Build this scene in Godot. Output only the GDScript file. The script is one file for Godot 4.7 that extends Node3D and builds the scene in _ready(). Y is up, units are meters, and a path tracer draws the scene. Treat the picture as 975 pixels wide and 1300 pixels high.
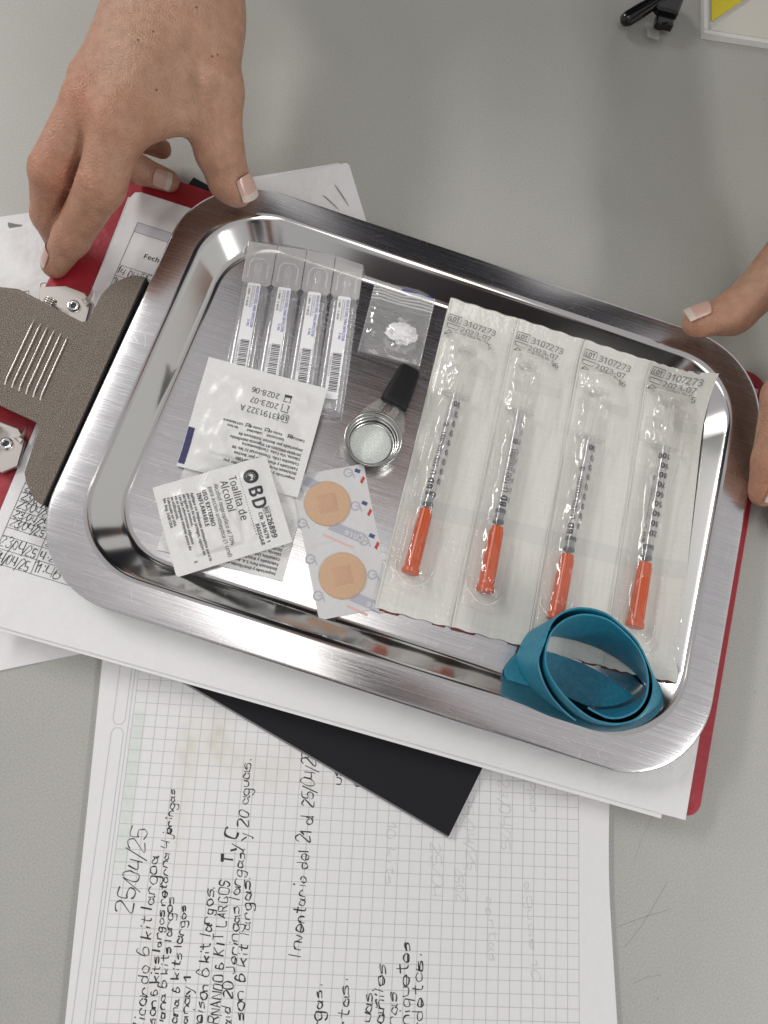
extends Node3D
# A steel tray of syringes, swabs and ampoules on a clipboard, seen from above. Lengths are in "u", one grid square of the notebook being 5 u; U turns u into metres.
const U := 0.00115
var rng := RandomNumberGenerator.new()
var S: Transform3D            # frame of the stack (clipboard and tray), origin in the middle of the tray floor
var taken := {}
var M := {}
var font_plain: SystemFont
var font_bold: SystemFont

# ------------------------------------------------------------------ mesh collecting
class MB:
	var v := PackedVector3Array()
	var uv := PackedVector2Array()
	var idx := PackedInt32Array()
	var col := PackedColorArray()
	func pt(p: Vector3, t := Vector2.ZERO) -> int:
		v.append(p)
		uv.append(t)
		return v.size() - 1
	func tri(a: int, b: int, c: int) -> void:
		idx.append(a); idx.append(b); idx.append(c)
	func quad(a: int, b: int, c: int, d: int) -> void:
		tri(a, b, c)
		tri(a, c, d)
	func grid(nu: int, nv: int, f: Callable, flip := false) -> void:
		var s := v.size()
		for j in nv + 1:
			for i in nu + 1:
				pt(f.call(float(i) / nu, float(j) / nv), Vector2(float(i) / nu, float(j) / nv))
		for j in nv:
			for i in nu:
				var a := s + j * (nu + 1) + i
				if flip:
					quad(a, a + nu + 1, a + nu + 2, a + 1)
				else:
					quad(a, a + 1, a + nu + 2, a + nu + 1)
	func rings(list: Array, closed := true) -> void:      # each ring a PackedVector3Array of equal size
		var s := v.size()
		var n: int = list[0].size()
		for k in list.size():
			for i in n:
				pt(list[k][i], Vector2(float(i) / n, float(k) / maxf(1.0, list.size() - 1)))
		for k in list.size() - 1:
			for i in (n if closed else n - 1):
				var j := (i + 1) % n
				quad(s + (k + 1) * n + j, s + (k + 1) * n + i, s + k * n + i, s + k * n + j)
	func fan(ring: PackedVector3Array, up := true) -> void:
		var c := Vector3.ZERO
		for p in ring:
			c += p
		var s := pt(c / ring.size())
		for p in ring:
			pt(p)
		for i in ring.size():
			var j := (i + 1) % ring.size()
			if up:
				tri(s, s + 1 + i, s + 1 + j)
			else:
				tri(s, s + 1 + j, s + 1 + i)
	func cap(poly: PackedVector2Array, y: float, up := true) -> void:
		var t := Geometry2D.triangulate_polygon(poly)
		var s := v.size()
		for p in poly:
			pt(Vector3(p.x, y, p.y), p * 0.01)
		for k in range(0, t.size(), 3):
			var a := poly[t[k]]
			var b := poly[t[k + 1]]
			var c := poly[t[k + 2]]
			if ((b - a).cross(c - a) > 0) == up:
				tri(s + t[k], s + t[k + 1], s + t[k + 2])
			else:
				tri(s + t[k], s + t[k + 2], s + t[k + 1])
	func mesh(mat: Material, smooth := true) -> ArrayMesh:
		var vv := v
		var tt := uv
		var ii := idx
		var cc := col
		if not smooth:
			vv = PackedVector3Array(); tt = PackedVector2Array(); ii = PackedInt32Array(); cc = PackedColorArray()
			for k in idx.size():
				vv.append(v[idx[k]]); tt.append(uv[idx[k]]); ii.append(k)
				if col.size():
					cc.append(col[idx[k]])
		var nn := PackedVector3Array()
		nn.resize(vv.size())
		for k in range(0, ii.size(), 3):
			var a := ii[k]
			var b := ii[k + 1]
			var c := ii[k + 2]
			var nrm := (vv[c] - vv[a]).cross(vv[b] - vv[a])
			nn[a] += nrm; nn[b] += nrm; nn[c] += nrm
		var out := PackedVector3Array()
		out.resize(vv.size())
		for k in vv.size():
			out[k] = vv[k] * U
			nn[k] = nn[k].normalized() if nn[k].length_squared() > 1e-20 else Vector3.UP
		var arr := []
		arr.resize(Mesh.ARRAY_MAX)
		arr[Mesh.ARRAY_VERTEX] = out
		arr[Mesh.ARRAY_NORMAL] = nn
		arr[Mesh.ARRAY_TEX_UV] = tt
		if cc.size() == vv.size():
			arr[Mesh.ARRAY_COLOR] = cc
		arr[Mesh.ARRAY_INDEX] = ii
		var am := ArrayMesh.new()
		am.add_surface_from_arrays(Mesh.PRIMITIVE_TRIANGLES, arr)
		am.surface_set_material(0, mat)
		return am

func numbered(called: String) -> String:
	if not taken.has(called):
		taken[called] = 0
		return called
	taken[called] += 1
	return "%s_%03d" % [called, taken[called]]

func tag(o: Node3D, label: String, category := "", group := "", kind := "") -> Node3D:
	if label: o.set_meta("label", label)
	if category: o.set_meta("category", category)
	if group: o.set_meta("group", group)
	if kind: o.set_meta("kind", kind)
	return o

func thing(called: String, label: String, category: String, at := Transform3D(), group := "") -> Node3D:
	var o := Node3D.new()
	o.name = numbered(called)
	add_child(o)
	o.transform = at
	tag(o, label, category, group)
	return o

func part(called: String, mb: MB, mat: Material, parent: Node3D, smooth := true) -> MeshInstance3D:
	var o := MeshInstance3D.new()
	o.name = called
	o.mesh = mb.mesh(mat, smooth)
	parent.add_child(o, true)
	return o

func T(x: float, y: float, z: float, turn := 0.0, base := Transform3D()) -> Transform3D:
	return base * Transform3D(Basis(Vector3.UP, turn), Vector3(x, y, z) * U)

# ------------------------------------------------------------------ shapes (in u)
func rr(hx: float, hz: float, r: float, y: float, arc := 10, side := 8) -> PackedVector3Array:   # rounded rectangle, clockwise from above
	var out := PackedVector3Array()
	var cs := [Vector2(hx - r, -hz + r), Vector2(hx - r, hz - r), Vector2(-hx + r, hz - r), Vector2(-hx + r, -hz + r)]
	for q in 4:
		for k in arc + 1:
			var a := -PI / 2 + q * PI / 2 + k * PI / 2 / arc
			out.append(Vector3(cs[q].x + cos(a) * r, y, cs[q].y + sin(a) * r))
		var last := out[out.size() - 1]
		var a2 := -PI / 2 + (q + 1) * PI / 2
		var nxt := Vector3(cs[(q + 1) % 4].x + cos(a2) * r, y, cs[(q + 1) % 4].y + sin(a2) * r)
		for k in range(1, side):
			out.append(last.lerp(nxt, float(k) / side))
	return out

func slab(mb: MB, poly: PackedVector2Array, y0: float, y1: float, bevel := 0.0) -> void:   # a plate with bevelled upper and lower edges
	var p := poly
	var area := 0.0
	for i in p.size():
		area += p[i].cross(p[(i + 1) % p.size()])
	if area < 0:
		p.reverse()
	var inner := PackedVector2Array()
	for i in p.size():
		var d0 := (p[i] - p[(i + p.size() - 1) % p.size()]).normalized()
		var d1 := (p[(i + 1) % p.size()] - p[i]).normalized()
		var n := Vector2(-d0.y, d0.x) + Vector2(-d1.y, d1.x)
		inner.append(p[i] + n.normalized() * bevel / maxf(0.3, n.length() / 2))
	var lists := [[p, y0 + bevel], [p, y1 - bevel]]
	if bevel > 0:
		lists = [[inner, y0], [p, y0 + bevel], [p, y1 - bevel], [inner, y1]]
	for k in lists.size() - 1:
		for i in p.size():
			var j := (i + 1) % p.size()
			var a: PackedVector2Array = lists[k][0]
			var b: PackedVector2Array = lists[k + 1][0]
			mb.quad(mb.pt(Vector3(b[j].x, lists[k + 1][1], b[j].y)), mb.pt(Vector3(b[i].x, lists[k + 1][1], b[i].y)), mb.pt(Vector3(a[i].x, lists[k][1], a[i].y)), mb.pt(Vector3(a[j].x, lists[k][1], a[j].y)))
	mb.cap(inner if bevel > 0 else p, y1, true)
	mb.cap(inner if bevel > 0 else p, y0, false)

func box(mb: MB, x0: float, x1: float, y0: float, y1: float, z0: float, z1: float, bevel := 0.0) -> void:
	slab(mb, PackedVector2Array([Vector2(x0, z0), Vector2(x1, z0), Vector2(x1, z1), Vector2(x0, z1)]), y0, y1, bevel)

func tube(mb: MB, pts: PackedVector3Array, radii: Array, sides := 12, caps := true, squash := 1.0) -> void:
	var list := []
	var side := Vector3.ZERO
	for k in pts.size():
		var d := (pts[mini(k + 1, pts.size() - 1)] - pts[maxi(k - 1, 0)]).normalized()
		if side == Vector3.ZERO:
			side = d.cross(Vector3.UP) if absf(d.y) < 0.9 else d.cross(Vector3.RIGHT)
		side = (side - d * side.dot(d)).normalized()
		var up := side.cross(d)
		var ring := PackedVector3Array()
		for i in sides:
			var a := TAU * i / sides
			ring.append(pts[k] + (side * cos(a) + up * sin(a) * squash) * radii[mini(k, radii.size() - 1)])
		list.append(ring)
	mb.rings(list)
	if caps:
		mb.fan(list[0], false)
		mb.fan(list[-1], true)

func lathe(mb: MB, prof: PackedVector2Array, c: Vector3, axis := Vector3.UP, n := 40) -> void:    # prof: radius, height along axis
	var x := axis.cross(Vector3(0.3, 0.2, 0.9)).normalized()
	var z := x.cross(axis).normalized()
	var list := []
	for p in prof:
		var ring := PackedVector3Array()
		for i in n:
			var a := TAU * i / n
			ring.append(c + axis * p.y + (x * cos(a) + z * sin(a)) * p.x)
		list.append(ring)
	mb.rings(list)

func smooth_path(p: PackedVector2Array, step: int, closed := false) -> PackedVector2Array:
	var out := PackedVector2Array()
	var n := p.size()
	for i in (n if closed else n - 1):
		var a := p[(i + n - 1) % n] if closed or i > 0 else p[i]
		var d := p[(i + 2) % n] if closed or i + 2 < n else p[i + 1]
		for k in step:
			out.append(p[i].cubic_interpolate(p[(i + 1) % n], a, d, float(k) / step))
	if not closed:
		out.append(p[n - 1])
	return out

func stroke(mb: MB, p: PackedVector2Array, width: float, surf: Callable, vary := 0.0) -> void:       # a flat pen line laid on a surface
	if p.size() < 2:
		p = PackedVector2Array([p[0], p[0] + Vector2(width, 0)])
	var s := mb.v.size()
	for k in p.size():
		var d := (p[mini(k + 1, p.size() - 1)] - p[maxi(k - 1, 0)]).normalized()
		var n := Vector2(-d.y, d.x) * width / 2 * (1.0 + 0.34 * sin(k * 0.55 + p[0].x * 3.7 + p[0].y * 1.3) * vary)
		mb.pt(surf.call(p[k] - n))
		mb.pt(surf.call(p[k] + n))
	for k in p.size() - 1:
		mb.quad(s + 2 * k, s + 2 * k + 2, s + 2 * k + 3, s + 2 * k + 1)

func disc(mb: MB, c: Vector2, r0: float, r1: float, surf: Callable, n := 28, a0 := 0.0, a1 := TAU) -> void:
	var s := mb.v.size()
	for k in n + 1:
		var a := lerpf(a0, a1, float(k) / n)
		mb.pt(surf.call(c + Vector2(cos(a), sin(a)) * r0))
		mb.pt(surf.call(c + Vector2(cos(a), sin(a)) * r1))
	for k in n:
		mb.quad(s + 2 * k, s + 2 * k + 1, s + 2 * k + 3, s + 2 * k + 2)

func patch(mb: MB, p: Vector2, d: Vector2, up: Vector2, w: float, h: float, surf: Callable) -> void:    # a printed rectangle
	mb.grid(maxi(1, int(w / 1.2)), maxi(1, int(h / 1.2)), func(u: float, v: float): return surf.call(p + d * u * w + up * v * h), true)

func print_text(mb: MB, text: String, p: Vector2, d: Vector2, up: Vector2, cap_height: float, surf: Callable, bold := false, squeeze := 1.0) -> void:
	var t := TextMesh.new()
	t.font = font_bold if bold else font_plain
	t.text = text
	t.font_size = 32
	t.pixel_size = 0.01
	t.depth = 0.0
	t.curve_step = 2.0
	var a: Array = t.surface_get_arrays(0) if t.get_surface_count() else []
	if a.is_empty() or a[0] == null:
		return
	var pts: PackedVector3Array = a[0]
	var x0 := t.get_aabb().position.x
	var k := cap_height / 0.23
	var base := -0.11 if false else t.get_aabb().position.y
	for ch in "gjpqy,()":
		if text.contains(ch):
			base = minf(base + 0.0, base) + 0.065
			break
	var ids: PackedInt32Array = a[Mesh.ARRAY_INDEX] if a[Mesh.ARRAY_INDEX] != null else PackedInt32Array(range(pts.size()))
	var todo := []
	for i in range(0, ids.size(), 3):
		var t3 := []
		for q in 3:
			var v3: Vector3 = pts[ids[i + q]]
			t3.append(p + d * (v3.x - x0) * k * squeeze + up * (v3.y - base) * k)
		todo.append(t3)
	while todo.size():
		var t3: Array = todo.pop_back()
		var e := [t3[0].distance_squared_to(t3[1]), t3[1].distance_squared_to(t3[2]), t3[2].distance_squared_to(t3[0])]
		var big: int = 0 if e[0] >= e[1] and e[0] >= e[2] else 1 if e[1] >= e[2] else 2
		if e[big] > 0.81:
			var m: Vector2 = (t3[big] + t3[(big + 1) % 3]) / 2.0
			todo.append([t3[big], m, t3[(big + 2) % 3]])
			todo.append([m, t3[(big + 1) % 3], t3[(big + 2) % 3]])
		else:
			mb.tri(mb.pt(surf.call(t3[0])), mb.pt(surf.call(t3[1])), mb.pt(surf.call(t3[2])))

# a single-stroke hand: points are two digits (x, y), base line at y 3, x-height 6, ascender 9
const HAND := {
	"a": "3535160504133334 46454353", "b": "0903 0516364544331304", "c": "45361605041333", "d": "4536160504133344 4943", "e": "04444536160504133344", "f": "49392813 0646", "g": "4536160504133344 4641301001", "h": "0903 0516364543",
	"i": "2623 2829", "j": "3631201001 3839", "k": "0903 4604 1543", "l": "1913", "m": "0603 0516263533 3546566563", "n": "0603 0516364543", "o": "160504133344453616", "p": "0600 0516364544331304", "q": "4536160504133344 4640",
	"r": "0603 05163645", "s": "46260535443303", "t": "29243343 0747", "u": "0604133344 4643", "v": "062346", "x": "0643 4603", "y": "0623 462010", "z": "06460343", "ñ": "0603 0516364543 08173847",
	"0": "190705133345473919", "1": "0729 2923", "2": "08193948470343", "3": "081939483726364544331304", "4": "090545 4943", "5": "49090616364544331304", "6": "3819060413334445361605", "/": "0149", ":": "2425 2728", ".": "2324",
	"A": "0329 2943 1535", "C": "48391908041333", "D": "0903 093948443303", "E": "49090343 0636", "F": "490903 0636", "G": "483919080413334436", "I": "2923", "J": "4944331304", "K": "0903 4906 1643", "L": "090343", "N": "03094349",
	"O": "190804133344483919", "R": "0309 0939483606 2643", "S": "48391907163645331304", "T": "0949 2923"}

func hand_text(mb: MB, text: String, a: Vector2, b: Vector2, high: float, pen: float, surf: Callable, fit := true) -> void:
	var d := (b - a).normalized()
	var up := Vector2(d.y, -d.x)
	var w := 0.0
	for ch in text:
		w += 3.4 if ch == " " else 2.6 if ch in "il.:j/1" else 7.6 if ch == "m" else 5.6
	var kx := (b - a).length() / w if fit else high / 6.0
	var ky := high / 6.0
	var x := 0.0
	for ch in text:
		var adv := 3.4 if ch == " " else 2.6 if ch in "il.:j/1" else 7.6 if ch == "m" else 5.6
		if HAND.has(ch):
			var wob := Vector2(rng.randf_range(-0.3, 0.3), rng.randf_range(-0.45, 0.45))
			var big := rng.randf_range(0.84, 1.18)
			var lean := rng.randf_range(-0.04, 0.26)
			wob.y += 0.5 * sin(x * 0.09 + a.x)
			var off := -1.2 if ch in "il1.:j/" else 0.0
			for s in HAND[ch].split(" "):
				var p := PackedVector2Array()
				for k in range(0, s.length() - 1, 2):
					var q := Vector2(s[k].to_int() + off, s[k + 1].to_int() - 3.0) * big + wob + Vector2(rng.randf_range(-0.32, 0.32), rng.randf_range(-0.32, 0.32))
					p.append(a + d * (x + q.x + q.y * lean) * kx + up * q.y * ky)
				if p.size() > 2:
					p = smooth_path(p, 4)
				stroke(mb, p, pen * rng.randf_range(0.75, 1.3), surf, 1.0)
		x += adv

# ------------------------------------------------------------------ materials
func lin(r: float, g: float, b: float, a := 1.0) -> Color:      # real base colour, linear
	var c := Color(r, g, b).linear_to_srgb()
	c.a = a
	return c

func mat(c: Color, rough := 0.6, metal := 0.0, spec := 0.5) -> StandardMaterial3D:
	var m := StandardMaterial3D.new()
	m.albedo_color = c
	m.roughness = rough
	m.metallic = metal
	m.metallic_specular = spec
	m.cull_mode = BaseMaterial3D.CULL_DISABLED
	return m

func pane(alpha: float, rough := 0.06, c := Color(1, 1, 1)) -> StandardMaterial3D:
	var m := mat(Color(c.r, c.g, c.b, alpha), rough)
	m.transparency = BaseMaterial3D.TRANSPARENCY_ALPHA
	return m

func noise_tex(freq: float, lo: Color, hi: Color, octaves := 4, size := 512, seed_ := 1, a := 0.0, b := 1.0) -> NoiseTexture2D:
	var n := FastNoiseLite.new()
	n.noise_type = FastNoiseLite.TYPE_SIMPLEX_SMOOTH
	n.frequency = freq
	n.fractal_octaves = octaves
	n.seed = seed_
	var t := NoiseTexture2D.new()
	t.width = size
	t.height = size
	t.seamless = true
	t.noise = n
	var g := Gradient.new()
	g.offsets = PackedFloat32Array([a, b])
	g.colors = PackedColorArray([lo, hi])
	t.color_ramp = g
	return t

func triplanar(m: StandardMaterial3D, per_u: float, world := false) -> StandardMaterial3D:   # texture repeats once per per_u
	m.uv1_triplanar = true
	m.uv1_world_triplanar = world
	var k := 1.0 / (per_u * U)
	m.uv1_scale = Vector3(k, k, k)
	return m

func bump(m: StandardMaterial3D, t: Texture2D, high_u: float) -> StandardMaterial3D:
	m.heightmap_enabled = true
	m.heightmap_texture = t
	m.heightmap_scale = high_u * U * 100.0
	return m

func line_image(size: int, base: int, jitter: int, streaks: int, scratch: int, seed_: int) -> ImageTexture:     # brushed metal: fine streaks along x and stray scratches
	var r := RandomNumberGenerator.new()
	r.seed = seed_
	var data := PackedByteArray()
	data.resize(size * size)
	data.fill(base)
	for k in streaks:
		var y := r.randi() % size
		var x := r.randi() % size
		var n := 20 + r.randi() % 260
		var d := r.randi_range(-jitter, jitter)
		for i in n:
			var at := y * size + (x + i) % size
			data[at] = clampi(data[at] + d, 0, 255)
	for k in scratch:
		var p := Vector2(r.randf() * size, r.randf() * size)
		var a := r.randf() * TAU
		var bend := r.randf_range(-0.004, 0.004)
		var d := r.randi_range(15, 60)
		for i in r.randi_range(6, 40):
			p += Vector2(cos(a), sin(a))
			a += bend
			var at := posmod(int(p.y), size) * size + posmod(int(p.x), size)
			data[at] = clampi(data[at] + d, 0, 255)
	return ImageTexture.create_from_image(Image.create_from_data(size, size, false, Image.FORMAT_L8, data))

func weave_image(size: int, seed_: int) -> ImageTexture:       # fibre lines of medical paper, mostly along y
	var r := RandomNumberGenerator.new()
	r.seed = seed_
	var data := PackedByteArray()
	data.resize(size * size)
	data.fill(222)
	for k in 2600:
		var x := r.randi() % size
		var y := r.randi() % size
		var d := r.randi_range(-9, 9)
		var along := r.randf() < 0.72
		for i in r.randi_range(12, 120):
			var at := ((y + i) % size) * size + x if along else y * size + (x + i) % size
			data[at] = clampi(data[at] + d, 165, 250)
	return ImageTexture.create_from_image(Image.create_from_data(size, size, false, Image.FORMAT_L8, data))

func make_materials() -> void:
	font_plain = SystemFont.new()
	font_plain.font_names = PackedStringArray(["Droid Sans"])
	font_bold = SystemFont.new()
	font_bold.font_names = PackedStringArray(["Droid Sans"])
	font_bold.font_weight = 700
	M.table = triplanar(mat(Color.WHITE, 0.42), 60.0)
	M.table.albedo_texture = noise_tex(0.10, Color(0.625, 0.626, 0.606), Color(0.685, 0.686, 0.664), 5, 512, 3, 0.2, 0.8)
	bump(M.table, noise_tex(0.2, Color.BLACK, Color.WHITE, 3, 512, 9), 0.03)
	M.scratch = mat(lin(0.285, 0.285, 0.265), 0.7)
	M.paper = triplanar(mat(lin(0.73, 0.73, 0.74), 0.8), 90.0)
	bump(M.paper, noise_tex(0.012, Color.BLACK, Color.WHITE, 4, 512, 5), 0.5)
	M.paper_back = mat(lin(0.62, 0.62, 0.63), 0.85)
	M.grid_ink = mat(lin(0.50, 0.50, 0.53), 0.8)
	M.frame_ink = mat(lin(0.52, 0.52, 0.56), 0.8)
	M.faint_ink = mat(lin(0.58, 0.58, 0.60), 0.8)
	M.ink = mat(lin(0.025, 0.025, 0.03), 0.6)
	M.black_print = mat(lin(0.035, 0.035, 0.045), 0.5)
	M.navy_print = mat(lin(0.03, 0.03, 0.11), 0.5)
	M.blue_print = mat(lin(0.05, 0.06, 0.32), 0.5)
	M.grey_print = mat(lin(0.16, 0.16, 0.16), 0.6)
	M.black_folder = mat(lin(0.018, 0.018, 0.021), 0.75, 0.0, 0.25)
	M.folder_edge = mat(lin(0.22, 0.22, 0.23), 0.5)
	M.red = mat(lin(0.32, 0.018, 0.03), 0.38)
	bump(triplanar(M.red, 50.0), noise_tex(0.03, Color.BLACK, Color.WHITE, 2, 256, 4), 0.15)
	var brushed := line_image(1024, 66, 16, 5200, 130, 11)
	M.steel = mat(Color(0.93, 0.925, 0.935), 0.88, 1.0)
	M.steel.albedo_texture = line_image(1024, 222, 10, 7000, 230, 13)
	M.steel.roughness_texture = brushed
	M.steel.uv1_scale = Vector3(1, 1, 1)
	bump(M.steel, line_image(1024, 120, 16, 9000, 90, 12), 0.07)
	M.mirror_steel = mat(lin(0.60, 0.595, 0.59), 0.13, 1.0)
	M.nickel = mat(lin(0.62, 0.58, 0.54), 0.28, 1.0)
	M.chrome = mat(lin(0.72, 0.72, 0.72), 0.16, 1.0)
	M.dark_metal = mat(lin(0.02, 0.02, 0.02), 0.5)
	M.clip = triplanar(mat(Color.WHITE, 0.5, 0.15), 30.0)
	M.clip.albedo_texture = noise_tex(0.10, Color(0.325, 0.292, 0.265), Color(0.60, 0.555, 0.505), 2, 512, 21, 0.28, 0.72)
	bump(M.clip, noise_tex(0.10, Color.BLACK, Color.WHITE, 2, 512, 21), 0.4)
	M.foil = triplanar(mat(lin(0.67, 0.67, 0.665), 0.36, 0.0, 0.6), 40.0)
	bump(M.foil, noise_tex(0.03, Color.BLACK, Color.WHITE, 3, 256, 31), 0.18)
	M.tape_paper = triplanar(mat(lin(0.585, 0.585, 0.59), 0.5), 40.0)
	bump(M.tape_paper, noise_tex(0.03, Color.BLACK, Color.WHITE, 3, 256, 33), 0.3)
	M.bandage = triplanar(mat(Color.WHITE, 0.62), 24.0)
	M.bandage.albedo_texture = noise_tex(0.06, Color(0.745, 0.615, 0.50), Color(0.78, 0.65, 0.535), 3, 256, 35)
	M.bandage_pad = triplanar(mat(Color.WHITE, 0.62), 24.0)
	M.bandage_pad.albedo_texture = noise_tex(0.06, Color(0.725, 0.585, 0.48), Color(0.765, 0.62, 0.515), 3, 256, 36)
	M.pale_blue_print = mat(lin(0.39, 0.40, 0.46), 0.6)
	M.pale_red_print = mat(lin(0.66, 0.42, 0.42), 0.6)
	M.flag_red = mat(lin(0.48, 0.05, 0.05), 0.6)
	M.flag_blue = mat(lin(0.06, 0.08, 0.2), 0.6)
	M.medical = triplanar(mat(lin(0.92, 0.92, 0.86), 0.75), 70.0)
	M.medical.albedo_texture = weave_image(512, 41)
	M.medical.backlight_enabled = true
	M.medical.backlight = Color(0.25, 0.25, 0.25)
	M.film = pane(0.012, 0.06)
	M.film.metallic_specular = 0.5
	M.bag_film = pane(0.10, 0.05)
	M.clear = pane(0.06, 0.05)
	M.milky = mat(lin(0.80, 0.80, 0.80, 0.30), 0.3)
	M.milky.transparency = BaseMaterial3D.TRANSPARENCY_ALPHA
	M.ampoule = pane(0.30, 0.12, Color(0.93, 0.93, 0.93))
	M.ampoule_body = pane(0.12, 0.12, Color(0.9, 0.9, 0.92))
	M.label_white = mat(lin(0.80, 0.80, 0.82), 0.4)
	M.orange = mat(lin(0.55, 0.088, 0.022), 0.32)
	M.orange.backlight_enabled = true
	M.orange.backlight = Color(0.3, 0.08, 0.03)
	M.stopper = mat(lin(0.045, 0.05, 0.055), 0.4)
	M.plunger = pane(0.22, 0.2, Color(0.85, 0.85, 0.83))
	M.faded_print = mat(lin(0.50, 0.51, 0.49), 0.8)
	M.rust_print = mat(lin(0.16, 0.02, 0.015), 0.6)
	M.rubber = mat(lin(0.009, 0.009, 0.010), 0.55, 0.0, 0.35)
	M.disc = triplanar(mat(Color.WHITE, 0.6, 0.15), 20.0)
	M.disc.albedo_texture = noise_tex(0.09, Color(0.80, 0.83, 0.81), Color(0.95, 0.97, 0.955), 4, 256, 52, 0.25, 0.75)
	bump(M.disc, noise_tex(0.12, Color.BLACK, Color.WHITE, 3, 256, 51), 0.3)
	M.teal = triplanar(mat(Color.WHITE, 0.48), 50.0)
	M.teal.albedo_texture = noise_tex(0.03, Color(0.085, 0.445, 0.55), Color(0.16, 0.51, 0.61), 5, 512, 56, 0.2, 0.85)
	bump(M.teal, noise_tex(0.25, Color.BLACK, Color.WHITE, 2, 256, 55), 0.05)
	M.teal_print = mat(lin(0.03, 0.22, 0.32), 0.4)
	M.cotton = mat(lin(0.86, 0.86, 0.87), 0.95)
	M.cotton.backlight_enabled = true
	M.cotton.backlight = Color(0.5, 0.5, 0.5)
	M.black_gloss = mat(lin(0.006, 0.006, 0.007), 0.14)
	M.white_plastic = mat(lin(0.66, 0.66, 0.64), 0.35)
	M.cream_card = mat(lin(0.60, 0.59, 0.53), 0.6)
	M.yellow_card = mat(lin(0.62, 0.52, 0.01), 0.5)
	M.skin = triplanar(mat(Color.WHITE, 0.5), 46.0)
	M.skin.albedo_texture = noise_tex(0.014, Color(0.615, 0.468, 0.382), Color(0.695, 0.545, 0.455), 5, 512, 61, 0.15, 0.85)
	M.skin.subsurf_scatter_enabled = true
	M.skin.subsurf_scatter_strength = 0.12
	bump(M.skin, noise_tex(0.07, Color.BLACK, Color.WHITE, 4, 512, 62), 0.5)
	M.nail = mat(lin(0.50, 0.325, 0.275), 0.2)
	M.nail_tip = mat(lin(0.52, 0.45, 0.39), 0.2)
	M.freckle = mat(lin(0.15, 0.075, 0.045), 0.6)
	M.navy_cloth = mat(lin(0.012, 0.012, 0.022), 0.9)
	M.hair = mat(lin(0.02, 0.012, 0.01), 0.6)
	M.cup = mat(lin(0.40, 0.40, 0.385), 0.2, 1.0)
	M.clear_smoke = pane(0.22, 0.12, Color(0.8, 0.8, 0.78))
	M.plunger_clear = pane(0.34, 0.08, Color(0.70, 0.70, 0.71))
	M.medical_shade = mat(lin(0.605, 0.61, 0.575), 0.8)
	M.faint_black = mat(lin(0.13, 0.13, 0.13), 0.6)
	M.edge_clear = pane(0.22, 0.06)
	M.seam = mat(lin(0.68, 0.68, 0.63), 0.5)
	M.maroon_cloth = mat(lin(0.022, 0.012, 0.016), 0.9)
	M.eye = mat(lin(0.7, 0.68, 0.66), 0.2)
	M.ceiling = mat(lin(0.86, 0.845, 0.89), 0.9)

# ------------------------------------------------------------------ setting
func add_panel(label: String, x: float, y: float, z: float, w: float, l: float, energy: float) -> void:
	var o := thing("ceiling_light", label, "ceiling light", T(x, y, z), "light panels in the ceiling")
	var fr := MB.new()
	box(fr, -w / 2 - 18, w / 2 + 18, 0, 40, -l / 2 - 18, l / 2 + 18, 3)
	part("frame", fr, M.white_plastic, o)
	var df := MB.new()
	box(df, -w / 2, w / 2, -4, -1, -l / 2, l / 2)
	var glow := mat(Color(0.9, 0.9, 0.9), 0.5)
	glow.emission_enabled = true
	glow.emission = Color(1, 0.98, 0.95)
	glow.emission_energy_multiplier = 1.0
	part("diffuser", df, glow, o, false)
	var li := AreaLight3D.new()
	li.name = "panel_light"
	li.area_size = Vector2(w, l) * U
	li.light_energy = energy
	li.light_color = Color(1.0, 0.995, 0.98)
	li.area_range = 8.0
	li.area_attenuation = 2.0
	li.shadow_enabled = true
	o.add_child(li)
	li.transform = Transform3D(Basis(Vector3.RIGHT, -PI / 2), Vector3(0, -8 * U, 0))

func make_table() -> void:
	var o := thing("table", "light grey laminate table under all the papers and the tray", "table", T(30, -3, -20))
	var top := MB.new()
	slab(top, PackedVector2Array([Vector2(-620, -420), Vector2(620, -420), Vector2(620, 430), Vector2(-620, 430)]), -26, 0, 2)
	part("tabletop", top, M.table, o, false)
	var lam := MB.new()
	lam.grid(240, 165, func(u: float, v: float): return Vector3(lerpf(-617, 617, u), 0.02, lerpf(-417, 427, v)))
	var wear := FastNoiseLite.new()
	wear.seed = 6
	wear.frequency = 0.012
	wear.fractal_octaves = 5
	for p in lam.v:
		var k: float = 1.0 + 0.05 * wear.get_noise_2d(p.x, p.z) - 0.10 * pow(maxf(0.0, wear.get_noise_2d(p.x * 0.6 + 300.0, p.z * 0.6)), 2.0)
		lam.col.append(Color(k, k, k))
	M.table.vertex_color_use_as_albedo = true
	part("laminate", lam, M.table, o)
	for q in [[-580, -380], [560, -380], [-580, 390], [560, 390]]:
		var lg := MB.new()
		box(lg, q[0] - 18, q[0] + 18, -650, -26.5, q[1] - 18, q[1] + 18, 2)
		part("leg", lg, M.nickel, o, false)
	var surf := func(p: Vector2): return Vector3(p.x - 30, 0.05, p.y + 20)
	for q in [[102, 184, 112, 181, 128, 177, 0.26], [105, 192, 114, 183, 127, 166, 0.26], [108, 206, 114, 204, 121, 203, 0.22], [126, 133, 118, 146, 112, 158, 0.16]]:
		var sc := MB.new()
		stroke(sc, smooth_path(PackedVector2Array([Vector2(q[0], q[1]), Vector2(q[2], q[3]), Vector2(q[4], q[5])]), 8), q[6], surf)
		part("scratch", sc, M.scratch, o)
	var sk := MB.new()
	for k in 40:
		var c := Vector2(rng.randf_range(-60, 230), rng.randf_range(-300, 230))
		disc(sk, c, 0.0, rng.randf_range(0.2, 0.5), surf, 7)
	tag(part("specks", sk, M.scratch, o), "", "", "", "stuff")

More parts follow.
